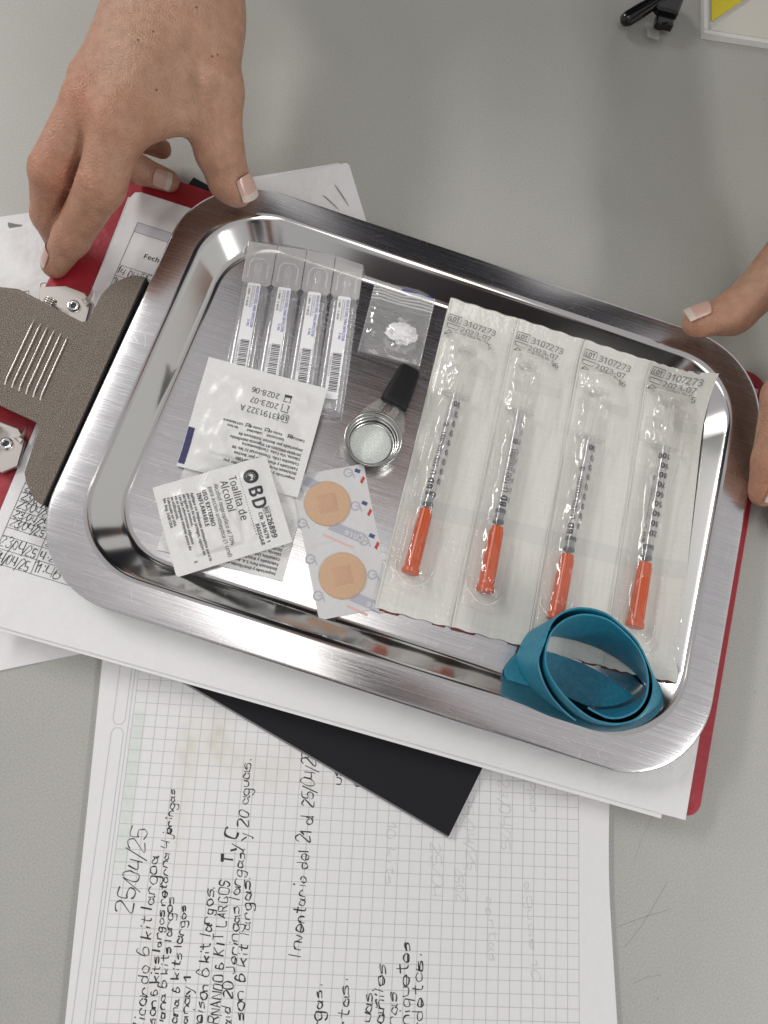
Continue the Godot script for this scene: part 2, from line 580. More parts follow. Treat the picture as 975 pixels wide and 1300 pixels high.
# ------------------------------------------------------------------ notebook
func make_notebook() -> void:
	var o := thing("notebook", "open squared notebook with handwritten lists, lying under the clipboard's lower edge", "notebook", T(0, 0, 0))
	var poly := PackedVector2Array([Vector2(-125.8, 68.5), Vector2(105, 80), Vector2(101.6, 134), Vector2(99.2, 170), Vector2(98.8, 240), Vector2(98, 350), Vector2(-131, 345), Vector2(-127.7, 212)])
	var cov := MB.new()
	slab(cov, poly, -2.95, -2.5, 0.1)
	part("back_cover", cov, M.faded_print, o, false)
	for k in 4:
		var pg := MB.new()
		var off := Vector2(rng.randf_range(-0.5, 0.35), rng.randf_range(0.2, 0.7))
		var pp := PackedVector2Array()
		for q in poly:
			pp.append(q + off)
		slab(pg, pp, -2.45 + k * 0.44, -2.05 + k * 0.44, 0.06)
		part("page", pg, M.paper_back, o, false)
	var gx := Vector2(0.9984, 0.0565)
	var gz := Vector2(-0.0565, 0.9984)
	var go := Vector2(-109.8, 77.9)
	var wave := func(p: Vector2): return Vector3(p.x, -0.14 + 0.12 * sin(p.x * 0.05 + 1.0) * sin(p.y * 0.04) - 0.1, p.y)
	var top := MB.new()
	var lx := func(v: float): return lerpf(-125.8, -131.0, v)
	top.grid(150, 150, func(u: float, v: float):
		var z := lerpf(68.5, 345.0, v) + u * lerpf(11.5, 5.0, v)
		var right: float = lerpf(105.0, 99.2, smoothstep(0.0, 0.36, v)) - 0.6 * v
		return wave.call(Vector2(lerpf(lerpf(-125.8, -131.0, v), right, u), z)))
	var spots := []
	for q in [[-86, 108, 5, 12, 0.16], [-74, 103, 5, 9, 0.2], [-66, 112, 9, 7, 0.1], [-50, 118, 10, 8, 0.09], [-40, 108, 6, 8, 0.07], [-88, 135, 4, 22, 0.07], [-96, 190, 3, 24, 0.06], [-28, 122, 6, 5, 0.07]]:
		spots.append(q)
	for p in top.v:
		var c := Color(1, 1, 1)
		var g := Vector2((Vector2(p.x, p.z) - go).dot(gx), (Vector2(p.x, p.z) - go).dot(gz))
		var green: float = smoothstep(-0.6, 0.6, g.x) * (1.0 - smoothstep(4.4, 6.2, g.x)) * smoothstep(12.0, 16.0, g.y) * (1.0 - smoothstep(60.0, 95.0, g.y))
		green *= 0.75 + 0.25 * sin(g.y * 0.9 + sin(g.x * 2.0))
		c = c.lerp(Color(0.78, 0.90, 0.80), green * 0.75)
		for q in spots:
			var d := Vector2((p.x - q[0]) / q[2], (p.z - q[1]) / q[3])
			c = c.lerp(Color(0.72, 0.66, 0.44), q[4] * 3.2 * exp(-d.length_squared() * 1.1) * (0.7 + 0.3 * sin(p.x * 0.8) * sin(p.z * 0.55)))
		top.col.append(c)
	var pm: StandardMaterial3D = M.paper.duplicate()
	pm.vertex_color_use_as_albedo = true
	part("top_page", top, pm, o)
	var on := func(p: Vector2): return wave.call(p) + Vector3(0, 0.05, 0)
	var g_ink := MB.new()
	for k in 41:
		var p := PackedVector2Array()
		for j in 121:
			p.append(go + gx * (k * 5.0) + gz * (-9.0 + j * 2.0))
		p = clip_poly_line(p, poly)
		stroke(g_ink, p, 0.25, on)
	for k in 44:
		var p := PackedVector2Array()
		for j in 101:
			p.append(go + gx * (j * 2.0) + gz * (k * 5.0 - 5.0))
		stroke(g_ink, p, 0.25, on)
	part("printed_grid", g_ink, M.grid_ink, o)
	var fr := MB.new()
	var q2 := PackedVector2Array()
	for j in 121:
		q2.append(go + gx * -1.6 + gz * (-9.0 + j * 2.0))
	stroke(fr, q2, 0.35, on)
	for ends in [[-9.0, 19.6], [21.2, 230.0]]:
		var l := PackedVector2Array([go + gx * -3.2 + gz * (ends[0] + 2.0), go + gx * -3.2 + gz * (ends[1] - 2.0), go + gx * -4.4 + gz * ends[1], go + gx * -7.2 + gz * ends[1], go + gx * -8.4 + gz * (ends[1] - 2.0), go + gx * -8.4 + gz * (ends[0] + 2.0), go + gx * -7.2 + gz * ends[0], go + gx * -4.4 + gz * ends[0], go + gx * -3.2 + gz * (ends[0] + 2.0)])
		var dense := PackedVector2Array()
		for i in l.size() - 1:
			for j in 40:
				dense.append(l[i].lerp(l[i + 1], j / 40.0))
		dense.append(l[l.size() - 1])
		stroke(fr, dense, 0.35, on)
	part("printed_frame", fr, M.frame_ink, o)
	var above := func(p: Vector2): return wave.call(p) + Vector3(0, 0.10, 0)
	var lines := [
		["25/04/25", -104.9, 172.9, -101.6, 139.3, 6.4], ["Ricardo 6 kit largoa", -97.6, 216.4, -96.2, 150.3, 4.6], ["emerson 6 kits largos retorna 4 jeringas", -93.6, 226.3, -90.6, 123.7, 3.1],
		["mariana 6 kits largos", -89.6, 223.7, -88.4, 166.7, 3.1], ["dhana 6 kits largos", -84.6, 219.7, -83.4, 169.5, 3.1], ["danay 1", -79.8, 217.6, -79.6, 196.5, 3.1], ["veison 6 kit largos.", -73.6, 217.2, -71.6, 162.8, 4.2],
		["FERNANDO 6 KIT LARGOS", -67.6, 220.8, -66.0, 160.6, 3.8], ["said 20 Jeringas largas. y 20 aguas.", -63.0, 219.8, -58.2, 111.6, 4.2], ["nelson 6 kit largas.", -57.6, 223.4, -56.6, 159.4, 4.2],
		["Inventario del 21 al 25/04/25", -35.0, 191.9, -29.6, 108.6, 5.2], ["largas.", -26.0, 224.4, -25.4, 200.6, 4.4], ["cortas.", -15.6, 227.6, -15.0, 198.9, 4.4], ["aguas.", -5.2, 223.7, -4.7, 203.0, 4.6],
		["copañiles", -0.2, 229.6, 0.4, 194.0, 4.2], ["curas", 4.8, 226.9, 5.2, 204.4, 4.2], ["torniquetes", 10.2, 229.9, 10.9, 185.9, 4.2], ["gazdetas.", 15.4, 230.1, 16.2, 190.2, 4.2], ["usa", -19.4, 123.5, -18.6, 112.0, 4.2], ["r", -10.4, 123.8, -10.2, 120.2, 4.2]]
	for l in lines:
		var w := MB.new()
		hand_text(w, l[0], Vector2(l[1], l[2]), Vector2(l[3], l[4]), l[5], 0.42, above)
		part("handwriting", w, M.ink, o)
	var tc := MB.new()
	hand_text(tc, "T  C", Vector2(-64.9, 154.5), Vector2(-63.3, 140.2), 4.8, 0.85, above)
	hand_text(tc, "y", Vector2(-63.6, 149.8), Vector2(-63.3, 146.4), 4.4, 0.5, above)
	part("handwriting", tc, M.ink, o)
	var ghost := MB.new()          # writing of the other side, showing through back to front
	for q in [["25/04/25", 36, 128, 36, 160, 4], ["2502", 31, 158, 31, 172, 4], ["23/04/25", 51, 122, 52, 152, 4], ["copas", 66, 120, 66, 136, 4], ["cortas", 44, 170, 45, 196, 4], ["25/04", 20, 148, 21, 170, 4], ["aguas 10", 62, 164, 63, 204, 3.6], ["10 kits", 1, 140, 1, 165, 3.6]]:
		hand_text(ghost, q[0], Vector2(q[1], q[2]), Vector2(q[3], q[4]), q[5], 0.4, func(p: Vector2): return wave.call(p) + Vector3(0, 0.045, 0))
	part("faint_writing", ghost, M.faint_ink, o)

func clip_poly_line(p: PackedVector2Array, poly: PackedVector2Array) -> PackedVector2Array:
	var out := PackedVector2Array()
	for q in p:
		if Geometry2D.is_point_in_polygon(q, poly):
			out.append(q)
	return out

func quad_sheet(called: String, label: String, c: Array, y0: float, y1: float, material: Material) -> Node3D:
	var mid := Vector2.ZERO
	for q in c:
		mid += q / c.size()
	var o := thing(called, label, "paper sheet", T(mid.x, y0, mid.y))
	var p := PackedVector2Array()
	for q in c:
		p.append(q - mid)
	var mb := MB.new()
	slab(mb, p, 0.0, y1 - y0, 0.02)
	part("sheet", mb, material, o, false)
	return o

func make_papers() -> void:
	var c0 := Vector2(28.1, 144.6)
	var u := Vector2(0.4877, -0.873)
	var w := Vector2(-0.873, -0.4877)
	var fo := thing("folder", "flat black folder poking out below the clipboard over the squared notebook", "folder", T(0, 0.25, 0))
	var fm := MB.new()
	slab(fm, PackedVector2Array([c0, c0 + u * 218, c0 + u * 218 + w * 268, c0 + w * 268]), 0.9, 2.2, 0.15)
	part("front_cover", fm, M.black_folder, fo, false)
	var fe := MB.new()
	slab(fe, PackedVector2Array([c0 + Vector2(-0.4, 0.8), c0 + u * 218, c0 + u * 218 + w * 268, c0 + w * 268 + Vector2(-0.4, 0.8)]), 0.0, 0.85, 0.1)
	part("back_cover", fe, M.folder_edge, fo, false)

	var a := quad_sheet("paper_sheet", "white printed sheet with a punched hole at the table's left side, behind the clip", [Vector2(-181, -154.6), Vector2(-132.5, 66), Vector2(-345, 112), Vector2(-393, -108)], -2.9, -2.2, M.paper)
	var hole := MB.new()
	disc(hole, Vector2(-188, -147.6) - Vector2(a.position.x, a.position.z) / U, 0, 3.6, func(p: Vector2): return Vector3(p.x, 0.74, p.y), 24, 0.1, PI + 0.2)
	part("punched_hole", hole, M.grey_print, a)
	var b := quad_sheet("paper_sheet", "white sheet with rounded corner lying on the punched sheet by the fingertip", [Vector2(-177.5, -147.3), Vector2(-170.5, -145.6), Vector2(-169.4, -143.8), Vector2(-131, 36), Vector2(-345, 92), Vector2(-386, -99)], -2.15, -1.3, M.paper)
	var tx := MB.new()
	var so := func(p: Vector2): return Vector3(p.x, 0.93, p.y)
	var m := Vector2(b.position.x, b.position.z) / U
	print_text(tx, "Con tratamiento", Vector2(-172.2, -114.5) - m, Vector2(0.2, 0.98), Vector2(0.98, -0.2), 3.4, so)
	print_text(tx, "Fecha de entrega", Vector2(-180.6, -109.5) - m, Vector2(0.2, 0.98), Vector2(0.98, -0.2), 3.4, so)
	part("printed_text", tx, M.grey_print, b)

	var st := quad_sheet("paper_sheet", "white stapled sheet sticking out behind the tray's far edge beside the thumb", [Vector2(-78, -176), Vector2(-20.3, -193), Vector2(-18.6, -191.6), Vector2(-7, -150), Vector2(-16, -90), Vector2(-60, -100)], -2.4, -1.7, M.paper)
	var st2 := quad_sheet("paper_sheet", "lower white sheet peeking out from under the stapled sheet next to the thumb", [Vector2(-86, -178), Vector2(-24, -193.4), Vector2(-14, -120), Vector2(-64, -110)], -2.95, -2.5, M.paper)
	var sg := MB.new()
	var m2 := Vector2(st.position.x, st.position.z) / U
	for q in [[Vector2(-32.4, -172.4), Vector2(-23.6, -163.8)], [Vector2(-26.2, -179), Vector2(-18.6, -166.6)]]:
		var pp := PackedVector3Array()
		for k in 7:
			var s := k / 6.0
			var d: Vector2 = q[0].lerp(q[1], s) - m2
			pp.append(Vector3(d.x, 0.6 + 0.7 * sin(clampf(s * PI, 0, PI)) ** 0.3, d.y))
		var one := MB.new()
		tube(one, pp, [0.28], 6)
		part("staple", one, M.nickel, st)

# ------------------------------------------------------------------ clipboard
func arc_rect(x0: float, x1: float, z0: float, z1: float, r: Array) -> PackedVector2Array:    # corner radii: top left, top right, bottom right, bottom left
	var out := PackedVector2Array()
	var c := [Vector2(x0, z0), Vector2(x1, z0), Vector2(x1, z1), Vector2(x0, z1)]
	var inward := [Vector2(1, 1), Vector2(-1, 1), Vector2(-1, -1), Vector2(1, -1)]
	for q in 4:
		for k in 9:
			var a := PI + q * PI / 2 + k * PI / 16
			out.append(c[q] + inward[q] * r[q] + Vector2(cos(a), sin(a)) * r[q])
	return out

func make_clipboard() -> void:
	var o := thing("clipboard", "red clipboard with a bronze clip, lying under the steel tray", "clipboard", S)
	var bd := MB.new()
	slab(bd, arc_rect(-203, 162, -107, 118, [34, 14, 7, 34]), -6.0, -3.6, 0.6)
	part("board", bd, M.red, o, false)
	# bronze clip plate: flat top that rolls down at its jaw
	var plate := PackedVector2Array([Vector2(-262, 0), Vector2(-240, -7.5), Vector2(-206, -15.8), Vector2(-172.8, -10), Vector2(-170.6, -11.6), Vector2(-170, -26.4), Vector2(-168.6, -31.5), Vector2(-166, -35.6), Vector2(-162.6, -39), Vector2(-159.5, -41.2), Vector2(-155.6, -42.0), Vector2(-154.8, -41.8), Vector2(-153.7, 76.4), Vector2(-155.4, 76.2), Vector2(-158.0, 75.2), Vector2(-161.5, 72), Vector2(-164.8, 68.6), Vector2(-167, 65.1), Vector2(-169.2, 45), Vector2(-171.8, 42.3), Vector2(-190, 40), Vector2(-225, 40), Vector2(-262, 36)])
	var pl := MB.new()
	slab(pl, plate, 8.0, 9.3, 0.3)
	var cl := part("clip_plate", pl, M.clip, o, false)
	var jaw := MB.new()
	jaw.grid(6, 20, func(u: float, v: float):
		var a := u * PI / 2
		return Vector3(-154.7 + v * 1.1 + sin(a) * 1.3, 9.2 - (1 - cos(a)) * 10.6, lerpf(-41.8, 76.4, v)))
	jaw.grid(1, 20, func(u: float, v: float): return Vector3(-153.4 + v * 1.1 - u * 1.6, -1.4, lerpf(-41.8, 76.4, v)))
	part("clip_jaw", jaw, M.dark_metal, cl)
	for k in 6:
		var rg := MB.new()
		var pp := PackedVector3Array()
		for j in 15:
			var s := j / 14.0
			pp.append(Vector3(-192.6 + k * 3.45 + lerpf(0.0, 0.9, s), 9.1 + 0.55 * minf(1.0, sin(s * PI) * 5.0), lerpf(-3.1 + k * 0.45, 30.4 + k * 0.35, s)))
		tube(rg, pp, [0.42], 8)
		part("ridge", rg, M.nickel, cl)
	for side in [-1, 1]:
		var cz := -20.0 if side < 0 else 54.0
		var br := MB.new()
		slab(br, PackedVector2Array([Vector2(-203, cz + 4 * side), Vector2(-192, cz - 9), Vector2(-182, cz - 8.5), Vector2(-177, cz - 4), Vector2(-175, cz + 8), Vector2(-180, cz + 13), Vector2(-196, cz + 12)]), -1.6, 0.2, 0.4)
		var bk := part("hinge_bracket", br, M.nickel, o, false)
		var rv := MB.new()
		lathe(rv, PackedVector2Array([Vector2(1.3, 0.2), Vector2(1.5, 1.1), Vector2(2.2, 1.4), Vector2(2.9, 1.0), Vector2(3.0, 0.1)]), Vector3(-184, 0, cz), Vector3.UP, 24)
		part("rivet", rv, M.chrome, bk)
		var hl := MB.new()
		disc(hl, Vector2(-184, cz), 0.0, 1.4, func(p: Vector2): return Vector3(p.x, 0.45, p.y), 20)
		part("rivet_hole", hl, M.dark_metal, bk)
		var lv := MB.new()
		lv.grid(12, 5, func(u: float, v: float):
			var a := lerpf(-1.2, 1.5, u)
			return Vector3(-179.6 + 3.0 * cos(a) * (0.6 + v * 0.5), 0.3 + v * 6.0, cz - 7.5 * side * 0.0 - 7.0 + sin(a) * 4.6))
		part("lever_tab", lv, M.nickel, bk)
		var sp := MB.new()
		var sq := PackedVector3Array()
		for k in 60:
			sq.append(Vector3(-193 + cos(k * 0.9) * 2.6, 3.6 + sin(k * 0.9) * 2.6, cz + 2 + side * -k * 0.16))
		tube(sp, sq, [0.55], 6)
		part("spring", sp, M.nickel, o)

func make_form() -> void:
	for q in [[-5.2, 3.8, -3.45, "white sheet under the dated form, its edge showing below the form"], [-1.2, 1.8, -2.95, "middle white sheet between the dated form and the board"]]:
		var o := thing("paper_sheet", q[3], "paper sheet", T(0, q[2], 0, 0, S))
		var mb := MB.new()
		slab(mb, PackedVector2Array([Vector2(-180 + q[0], -88), Vector2(152 + q[0], -93), Vector2(150 + q[0], 118.5 + q[1]), Vector2(-148 + q[0], 127.6 + q[1]), Vector2(-170, 129)]), 0.0, 0.4, 0.02)
		part("sheet", mb, M.paper, o, false)
	var f := thing("paper_form", "white form with a ruled table of handwritten dates held by the clip", "paper form", T(0, -2.45, 0, 0, S))
	var surf0 := func(p: Vector2): return Vector3(p.x, 0.0, p.y)
	var sh := MB.new()
	slab(sh, PackedVector2Array([Vector2(-183.6, -88), Vector2(-182.6, -91), Vector2(-180, -92.2), Vector2(154.2, -97), Vector2(155.2, 119.9), Vector2(-150, 129.8), Vector2(-172.2, 130.4)]), 0.0, 0.4, 0.02)
	part("sheet", sh, M.paper, f, false)
	var on := func(p: Vector2): return Vector3(p.x, 0.44, p.y)
	var over := func(p: Vector2): return Vector3(p.x, 0.48, p.y)
	var hd := MB.new()
	patch(hd, Vector2(-174.6, -69.6), Vector2(1, -0.01), Vector2(0.0, -1), 60, 5.4, on)
	part("header_band", hd, M.frame_ink, f)
	var ln := MB.new()
	var lean := func(x: float, z: float): return Vector2(x + (z + 72.0) * 0.034, z + (x + 174.0) * -0.012)
	var rows := [-75.2, -69.6, -49.6, -43.6, -37.6, -31.6]
	for k in 28:
		rows.append(-24.4 + k * 4.2)
	rows += [92.8, 98.8, 105.2]
	for z in rows:
		stroke(ln, PackedVector2Array([lean.call(-174.6, z), lean.call(-60.0, z)]), 0.28, over)
	for x in [-174.6, -156.8, -132.0]:
		stroke(ln, PackedVector2Array([lean.call(x, -49.6 if x > -170 else -75.2), lean.call(x, 105.2)]), 0.32, over)
	for x in [-168.6, -162.6]:
		stroke(ln, PackedVector2Array([lean.call(x, -49.6), lean.call(x, -31.6)]), 0.26, over)
	part("table_lines", ln, M.grey_print, f)
	var tx := MB.new()
	print_text(tx, "Fecha", Vector2(-164.6, -57.2), Vector2(1, -0.012), Vector2(0.012, -1), 2.6, over, true)
	part("printed_text", tx, M.black_print, f)
	var entries := [["14 04 25", -44.6, 3.9, -174.0, -157.2], ["14 04 25", -38.6, 3.9, -174.0, -157.2], ["15 04 25", -32.6, 3.9, -174.0, -157.2], ["22/04/25", 71.2, 3.3, -173.8, -157.4], ["23/04/25", 75.5, 3.3, -173.8, -157.4], ["23/04/25", 79.8, 3.4, -173.8, -157.4], ["23/04/25", 84.0, 3.4, -173.8, -157.4], ["23/04/25", 88.2, 3.4, -173.8, -157.4],
		["23/04/25", 98.0, 4.4, -174.2, -157.4], ["24/04/25", 104.4, 4.6, -174.4, -158.0], ["11:46", 104.4, 4.8, -156.0, -144.0], ["4:20", 98.0, 4.2, -155.8, -146.0], ["2:10", 91.8, 3.4, -155.8, -146.0]]
	for q in entries:
		var w := MB.new()
		hand_text(w, q[0], lean.call(q[3], q[1]), lean.call(q[4], q[1]), q[2], 0.31, func(p: Vector2): return Vector3(p.x, 0.52, p.y))
		part("handwriting", w, M.ink, f)

# ------------------------------------------------------------------ tray
func make_tray() -> void:
	var o := thing("steel_tray", "shiny rectangular steel tray with rounded corners and a wide rim holding the injection supplies", "tray", S)
	var fx := 127.1
	var fz := 84.9
	var mb := MB.new()
	var prof := [[-40, 0.0], [-20, 0.0], [-8, 0.0], [-3.0, 0.0], [-2.0, 0.08], [-1.1, 0.35], [-0.2, 0.95], [0.6, 1.8], [7.4, 8.9], [8.2, 9.75], [9.0, 10.45], [10.0, 10.9], [11.2, 11.05], [12.4, 10.98], [16, 10.68], [20, 10.25], [23.6, 9.72], [24.6, 9.45], [25.0, 9.0], [24.9, 8.55], [24.2, 8.4], [12.4, 10.0], [9.6, 9.7], [1.2, 1.0], [0.2, -0.6], [-2.0, -0.95], [-20, -0.95]]
	var wall := MB.new()
	var groups := [[0, 4, mb], [4, 12, wall], [12, prof.size(), mb]]
	for gq in groups:
		var list := []
		for k in range(maxi(gq[0] - 1, 0) if gq[2] == wall else gq[0], mini(gq[1] + 1, prof.size()) if gq[2] == wall else gq[1]):
			var q: Array = prof[k]
			var r := 29.2 + maxf(q[0], -20) * 0.5
			if q[0] < -3:
				r = 29.2 + q[0] * 0.6
			list.append(rr(fx + q[0], fz + q[0] * 1.0, maxf(r, 4.0), q[1], 20, 14))
		var to: MB = gq[2]
		to.rings(list)
		if gq[0] == 0:
			to.fan(list[0], true)
		if gq[1] == prof.size():
			to.fan(list[-1], false)
	for k in mb.v.size():
		mb.uv[k] = Vector2(mb.v[k].x / 160.0 + 0.5, mb.v[k].z / 160.0 + 0.5)
	part("tray_wall", wall, M.mirror_steel, o)
	part("tray_shell", mb, M.steel, o)

# ------------------------------------------------------------------ things on the tray
func make_ampoules() -> void:
	var o := thing("ampoule_strip", "strip of four joined clear plastic water ampoules with white barcode labels", "ampoules", T(-118, 0.25, -81, 0.19, S))
	var bars := RandomNumberGenerator.new()
	for n in 4:
		var cx := 7.4 + n * 14.65
		var tab := MB.new()
		var tp := PackedVector2Array([Vector2(cx - 7.1, 0.6), Vector2(cx - 6.5, 0), Vector2(cx + 6.5, 0), Vector2(cx + 7.1, 0.6), Vector2(cx + 7.1, 22), Vector2(cx + 5.5, 23.5), Vector2(cx - 5.5, 23.5), Vector2(cx - 7.1, 22)])
		slab(tab, tp, 3.0, 4.6, 0.4)
		var tb := part("twist_off_tab", tab, M.ampoule, o, false)
		var hexp := PackedVector3Array()
		for q in [[-4.6, 20.5], [-4.6, 12.0], [-2.6, 9.4], [2.6, 9.4], [4.6, 12.0], [4.6, 20.5]]:
			hexp.append(Vector3(cx + q[0], 4.7, q[1]))
		var hx := MB.new()
		tube(hx, hexp, [0.5], 6)
		part("raised_rib", hx, M.ampoule, tb, false)
		var knob := MB.new()
		tube(knob, PackedVector3Array([Vector3(cx, 4.4, 11), Vector3(cx, 4.4, 13), Vector3(cx, 4.4, 16), Vector3(cx, 4.2, 18), Vector3(cx, 4.2, 20), Vector3(cx, 4.2, 23.5)]), [0.6, 1.9, 2.3, 1.6, 1.9, 2.4], 14)
		part("neck", knob, M.clear, tb)
		var vb := MB.new()
		var list := []
		for q in [[22.8, 1.6, 1.4], [23.6, 4.4, 2.6], [25.0, 6.1, 3.4], [27.5, 6.7, 3.9], [50, 6.85, 4.0], [78, 6.8, 4.0], [83.5, 6.6, 3.6], [85.4, 6.2, 2.4], [86.0, 5.4, 1.0]]:
			var ring := PackedVector3Array()
			for k in 28:
				var a := TAU * k / 28
				var ca := cos(a)
				var sa := sin(a)
				ring.append(Vector3(cx + signf(ca) * pow(absf(ca), 0.75) * q[1], 4.0 + signf(sa) * pow(absf(sa), 0.75) * q[2], q[0]))
			list.append(ring)
		vb.rings(list)
		vb.fan(list[-1])
		var vial := part("vial", vb, M.ampoule_body, o)
		var water := MB.new()
		tube(water, PackedVector3Array([Vector3(cx, 3.9, 28), Vector3(cx, 3.9, 29.5), Vector3(cx, 3.9, 55), Vector3(cx, 3.9, 82.5), Vector3(cx, 3.9, 84)]), [1.5, 4.6, 5.2, 5.2, 2.0], 20, true, 0.6)
		part("water", water, M.clear, vial)
		var lb := MB.new()
		slab(lb, arc_rect(cx - 3.15, cx + 3.15, 25.2, 79.5, [1.0, 1.0, 1.0, 1.0]), 8.02, 8.14, 0.0)
		var label := part("label", lb, M.label_white, vial, false)
		var on := func(p: Vector2): return Vector3(p.x, 8.19, p.y)
		var d := Vector2(0, 1)
		var up := Vector2(1, 0)
		var t1 := MB.new()
		print_text(t1, "AGUA ESTERIL PARA INYECCION", Vector2(cx + 1.35, 26.6), d, up, 1.35, on, true, 0.78)
		print_text(t1, "5 mL", Vector2(cx - 0.35, 45.0), d, up, 1.3, on, true, 0.9)
		part("blue_lettering", t1, M.blue_print, label)
		var t2 := MB.new()
		print_text(t2, "Via de administracion: I.V., I.M., S.C.", Vector2(cx + 0.3, 26.8), d, up, 0.72, on, false, 0.72)
		print_text(t2, "Solucion inyectable esteril apirogena", Vector2(cx - 0.75, 26.8), d, up, 0.72, on, false, 0.72)
		print_text(t2, "L: 80061   V: 08/26", Vector2(cx - 2.4, 27.2), d, up, 0.95, on, true)
		print_text(t2, "7 709990 641231", Vector2(cx - 2.9, 56.2), d, up, 0.85, on, false, 1.35)
		bars.seed = 77
		var z := 55.8
		while z < 76.0:
			var wd := bars.randf_range(0.18, 0.62)
			patch(t2, Vector2(cx - 1.7, z), d, up, wd, 4.1, on)
			z += wd + bars.randf_range(0.2, 0.55)
		part("black_lettering", t2, M.black_print, label)

func packet_height(seed_: int, w: float, l: float) -> Callable:
	var n := FastNoiseLite.new()
	n.seed = seed_
	n.frequency = 0.045
	n.fractal_octaves = 2
	return func(p: Vector2):
		var ex := minf(p.x, w - p.x)
		var ez := minf(p.y, l - p.y)
		var inner := smoothstep(3.5, 9.0, ex) * smoothstep(3.5, 9.0, ez)
		var y := 0.35 + inner * 1.0 + n.get_noise_2d(p.x, p.y) * (0.7 + inner * 1.1) - 0.5 * inner * absf(n.get_noise_2d(p.x * 2.1 + 40.0, p.y * 1.3))
		var fold := Vector2(p.x - w * 0.42, p.y - l * 0.66)       # the swab inside, pushing a square up
		y += 0.75 * smoothstep(11.5, 9.5, absf(fold.x + fold.y * 0.1)) * smoothstep(9.0, 7.2, absf(fold.y))
		if ex < 4.2 or ez < 3.6:
			y += 0.09 * sin((p.x + p.y) * 3.4)
		return Vector3(p.x, y, p.y)

func make_packet(label: String, at: Transform3D, w: float, l: float, seed_: int) -> Array:
	var o := thing("alcohol_swab_packet", label, "swab packet", at, "alcohol swab packets")
	var h := packet_height(seed_, w, l)
	var r := RandomNumberGenerator.new()
	r.seed = seed_
	var mb := MB.new()
	var nx := int(w * 2.6)
	var nz := int(l * 2.6)
	mb.grid(nx, nz, func(u: float, v: float):
		var p: Vector3 = h.call(Vector2(u * w, v * l))
		if u == 0.0 or u == 1.0:
			p.x += 0.16 * sin(v * l * 5.0)
		return p)
	var under := MB.new()
	part("front_foil", mb, M.foil, o)
	under.grid(20, 16, func(u: float, v: float): return Vector3(u * w, h.call(Vector2(u * w, v * l)).y * 0.25 - 0.15, v * l), true)
	part("back_foil", under, M.foil, o)
	return [o, func(p: Vector2): return h.call(p) + Vector3(0, 0.15, 0)]

